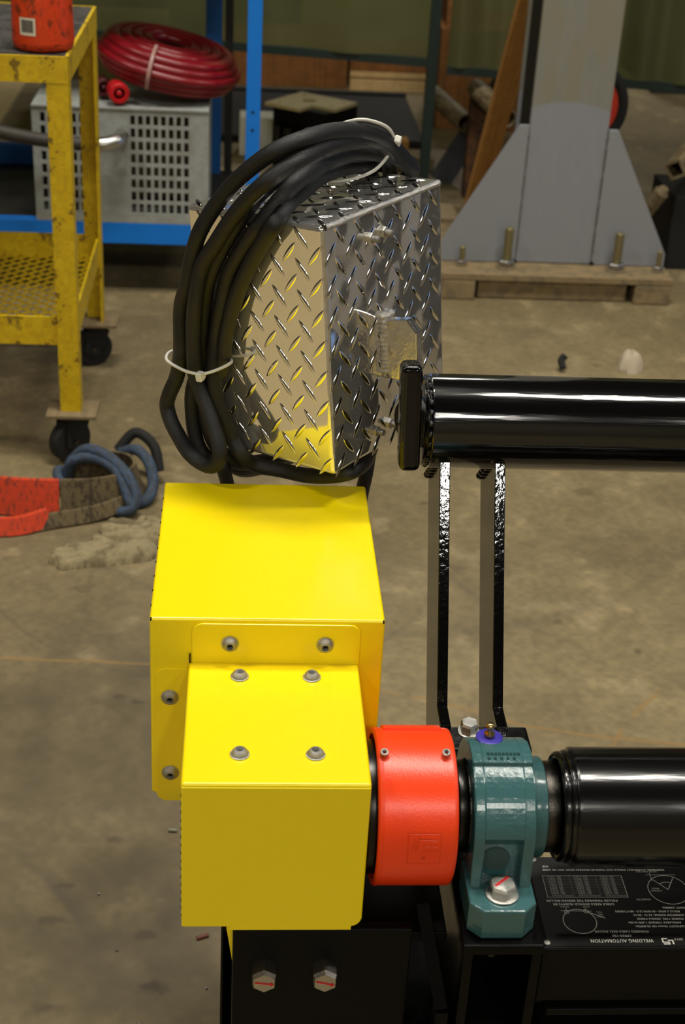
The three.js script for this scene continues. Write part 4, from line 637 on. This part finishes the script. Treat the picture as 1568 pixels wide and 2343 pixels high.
function mound(poly, hmax, rough, cell, s, full = 0.03) {   // a soft crumpled thing lying on the floor, outline in metres
  const xs = poly.map((p) => p[0]), zs = poly.map((p) => p[1]), x0 = Math.min(...xs), x1 = Math.max(...xs), z0 = Math.min(...zs), z1 = Math.max(...zs), nx = Math.ceil((x1 - x0) / cell), nz = Math.ceil((z1 - z0) / cell);
  const dist = (x, z) => { let ins = false, d = 9; for (let i = 0, j = poly.length - 1; i < poly.length; j = i++) { const a = poly[i], b = poly[j]; if ((a[1] > z) !== (b[1] > z) && x < (b[0] - a[0]) * (z - a[1]) / (b[1] - a[1]) + a[0]) ins = !ins; d = Math.min(d, segDist(x, z, a, b)); } return ins ? d : -d; };
  const pos = [], uv = [], idx = [], ok = [];
  for (let j = 0; j <= nz; j++) for (let i = 0; i <= nx; i++) { const x = x0 + (x1 - x0) * i / nx, z = z0 + (z1 - z0) * j / nz, d = dist(x, z), u = (x - x0) * 3, v = (z - z0) * 3, t = Math.max(0, Math.min(1, d / full)); pos.push(x, d > 0 ? hmax * Math.sqrt(t * (2 - t)) * (1 - rough + 2 * rough * fbm(u * 0.25 + 9, v * 0.25 + 9, 32, 3, s)) : 0.0002, z); uv.push(x, z); ok.push(d > -cell); }
  for (let j = 0; j < nz; j++) for (let i = 0; i < nx; i++) { const a = j * (nx + 1) + i, b = a + 1, c = a + nx + 1, d = c + 1; if (ok[a] && ok[b] && ok[c] && ok[d]) idx.push(a, c, b, b, c, d); }
  const g = new THREE.BufferGeometry(); g.setAttribute('position', new THREE.Float32BufferAttribute(pos, 3)); g.setAttribute('uv', new THREE.Float32BufferAttribute(uv, 2)); g.setIndex(idx); g.computeVertexNormals(); return g;
}
function gloveGeo(bones, s) {   // a limp glove: flattened fingers, thumb, palm and cuff lying on the floor
  const xs = bones.flatMap((q) => [q[0], q[2]]), zs = bones.flatMap((q) => [q[1], q[3]]), m = 0.055, cell = 0.0028, x0 = Math.min(...xs) - m, z0 = Math.min(...zs) - m, nx = Math.ceil((Math.max(...xs) + m - x0) / cell), nz = Math.ceil((Math.max(...zs) + m - z0) / cell);
  const pos = [], uv = [], idx = [], ok = [];
  for (let j = 0; j <= nz; j++) for (let i = 0; i <= nx; i++) { const x = x0 + i * cell, z = z0 + j * cell; let h = -1;
    for (const [ax, az, bx_, bz, r, f] of bones) { const d = segDist(x, z, [ax, az], [bx_, bz]) / r; if (d < 1) h = Math.max(h, r * f * Math.sqrt(1 - d * d)); else if (h < 0) h = Math.max(h, -(d - 1) * r); }
    const n = fbm((x - x0) * 2 + 3, (z - z0) * 2 + 3, 16, 3, s), w = fbm((x - x0) * 2 + 3, (z - z0) * 2 + 3, 40, 2, s + 4); pos.push(x, h > 0 ? 0.001 + h * (0.7 + 0.6 * n) + 0.004 * (w - 0.5) * Math.min(1, h * 200) : 0.0002, z); uv.push(x, z); ok.push(h > -cell); }
  for (let j = 0; j < nz; j++) for (let i = 0; i < nx; i++) { const p = j * (nx + 1) + i, q = p + 1, c = p + nx + 1, d = c + 1; if (ok[p] && ok[q] && ok[c] && ok[d]) idx.push(p, c, q, q, c, d); }
  const g = new THREE.BufferGeometry(); g.setAttribute('position', new THREE.Float32BufferAttribute(pos, 3)); g.setAttribute('uv', new THREE.Float32BufferAttribute(uv, 2)); g.setIndex(idx); g.computeVertexNormals(); return g;
}
single('work_glove', gloveGeo([[-0.2, -2.588, -0.235, -2.58, 0.04, 0.62], [-0.265, -2.574, -0.285, -2.57, 0.042, 0.5], [-0.29, -2.604, -0.342, -2.59, 0.0125, 1.2], [-0.295, -2.582, -0.36, -2.568, 0.0135, 1.2], [-0.295, -2.56, -0.362, -2.546, 0.0135, 1.2], [-0.29, -2.54, -0.345, -2.526, 0.0125, 1.2], [-0.245, -2.61, -0.29, -2.628, 0.013, 1.1]], 301), M.leather, 'limp tan work glove lying flat with its fingers away from the guard', 'glove');
single('work_glove', gloveGeo([[-0.13, -2.665, -0.16, -2.66, 0.04, 0.7], [-0.185, -2.672, -0.2, -2.668, 0.04, 0.5], [-0.21, -2.7, -0.262, -2.706, 0.0125, 1.2], [-0.215, -2.678, -0.275, -2.676, 0.0135, 1.2], [-0.215, -2.655, -0.27, -2.646, 0.0135, 1.2], [-0.165, -2.7, -0.2, -2.722, 0.013, 1.1]], 311), M.leather, 'limp tan work glove pushed against the sling loop', 'glove');
single('paper_scrap', mound([[1.03, -3.62], [1.035, -3.66], [1.06, -3.685], [1.085, -3.66], [1.1, -3.62], [1.07, -3.6]], 0.045, 0.6, 0.004, 321, 0.02), mat('#b7a790', 0.8), 'small crumpled piece of pale paper on the open floor', 'paper');
single('rubber_scrap', [tube([[0.872, 0.012, -3.6], [0.868, 0.03, -3.615], [0.878, 0.042, -3.62]], 0.01, 12, 8)], M.tyre, 'small black rubber scrap on the floor near the paper', 'scrap');
for (const [x, z, a, L, r, m, l] of [[-0.09, -1.737, 0.1, 0.013, 0.0028, mat('#7d7c66', 0.6), 'tiny grey green plug on the floor beside the guard'], [-0.038, -1.514, -0.4, 0.017, 0.003, mat('#6e4034', 0.6), 'tiny brick red plug on the floor below the guard']])
  single('floor_plug', rod([x - Math.cos(a) * L / 2, r, z - Math.sin(a) * L / 2], [x + Math.cos(a) * L / 2, r, z + Math.sin(a) * L / 2], r), m, l, 'debris');
for (const [x, z] of [[-0.155, -1.49], [-0.115, -1.36], [-0.03, -1.42], [-0.19, -1.6], [-0.10, -1.345]]) single('metal_chip', new THREE.IcosahedronGeometry(0.0022, 0).translate(x, 0.0018, z), M.steel, 'tiny metal chip lying on the concrete near the machine', 'debris', 'metal chips on the floor');

scene.traverse((o) => { if (o.isMesh) { o.castShadow = true; o.receiveShadow = true; } });
renderer.render(scene, camera);
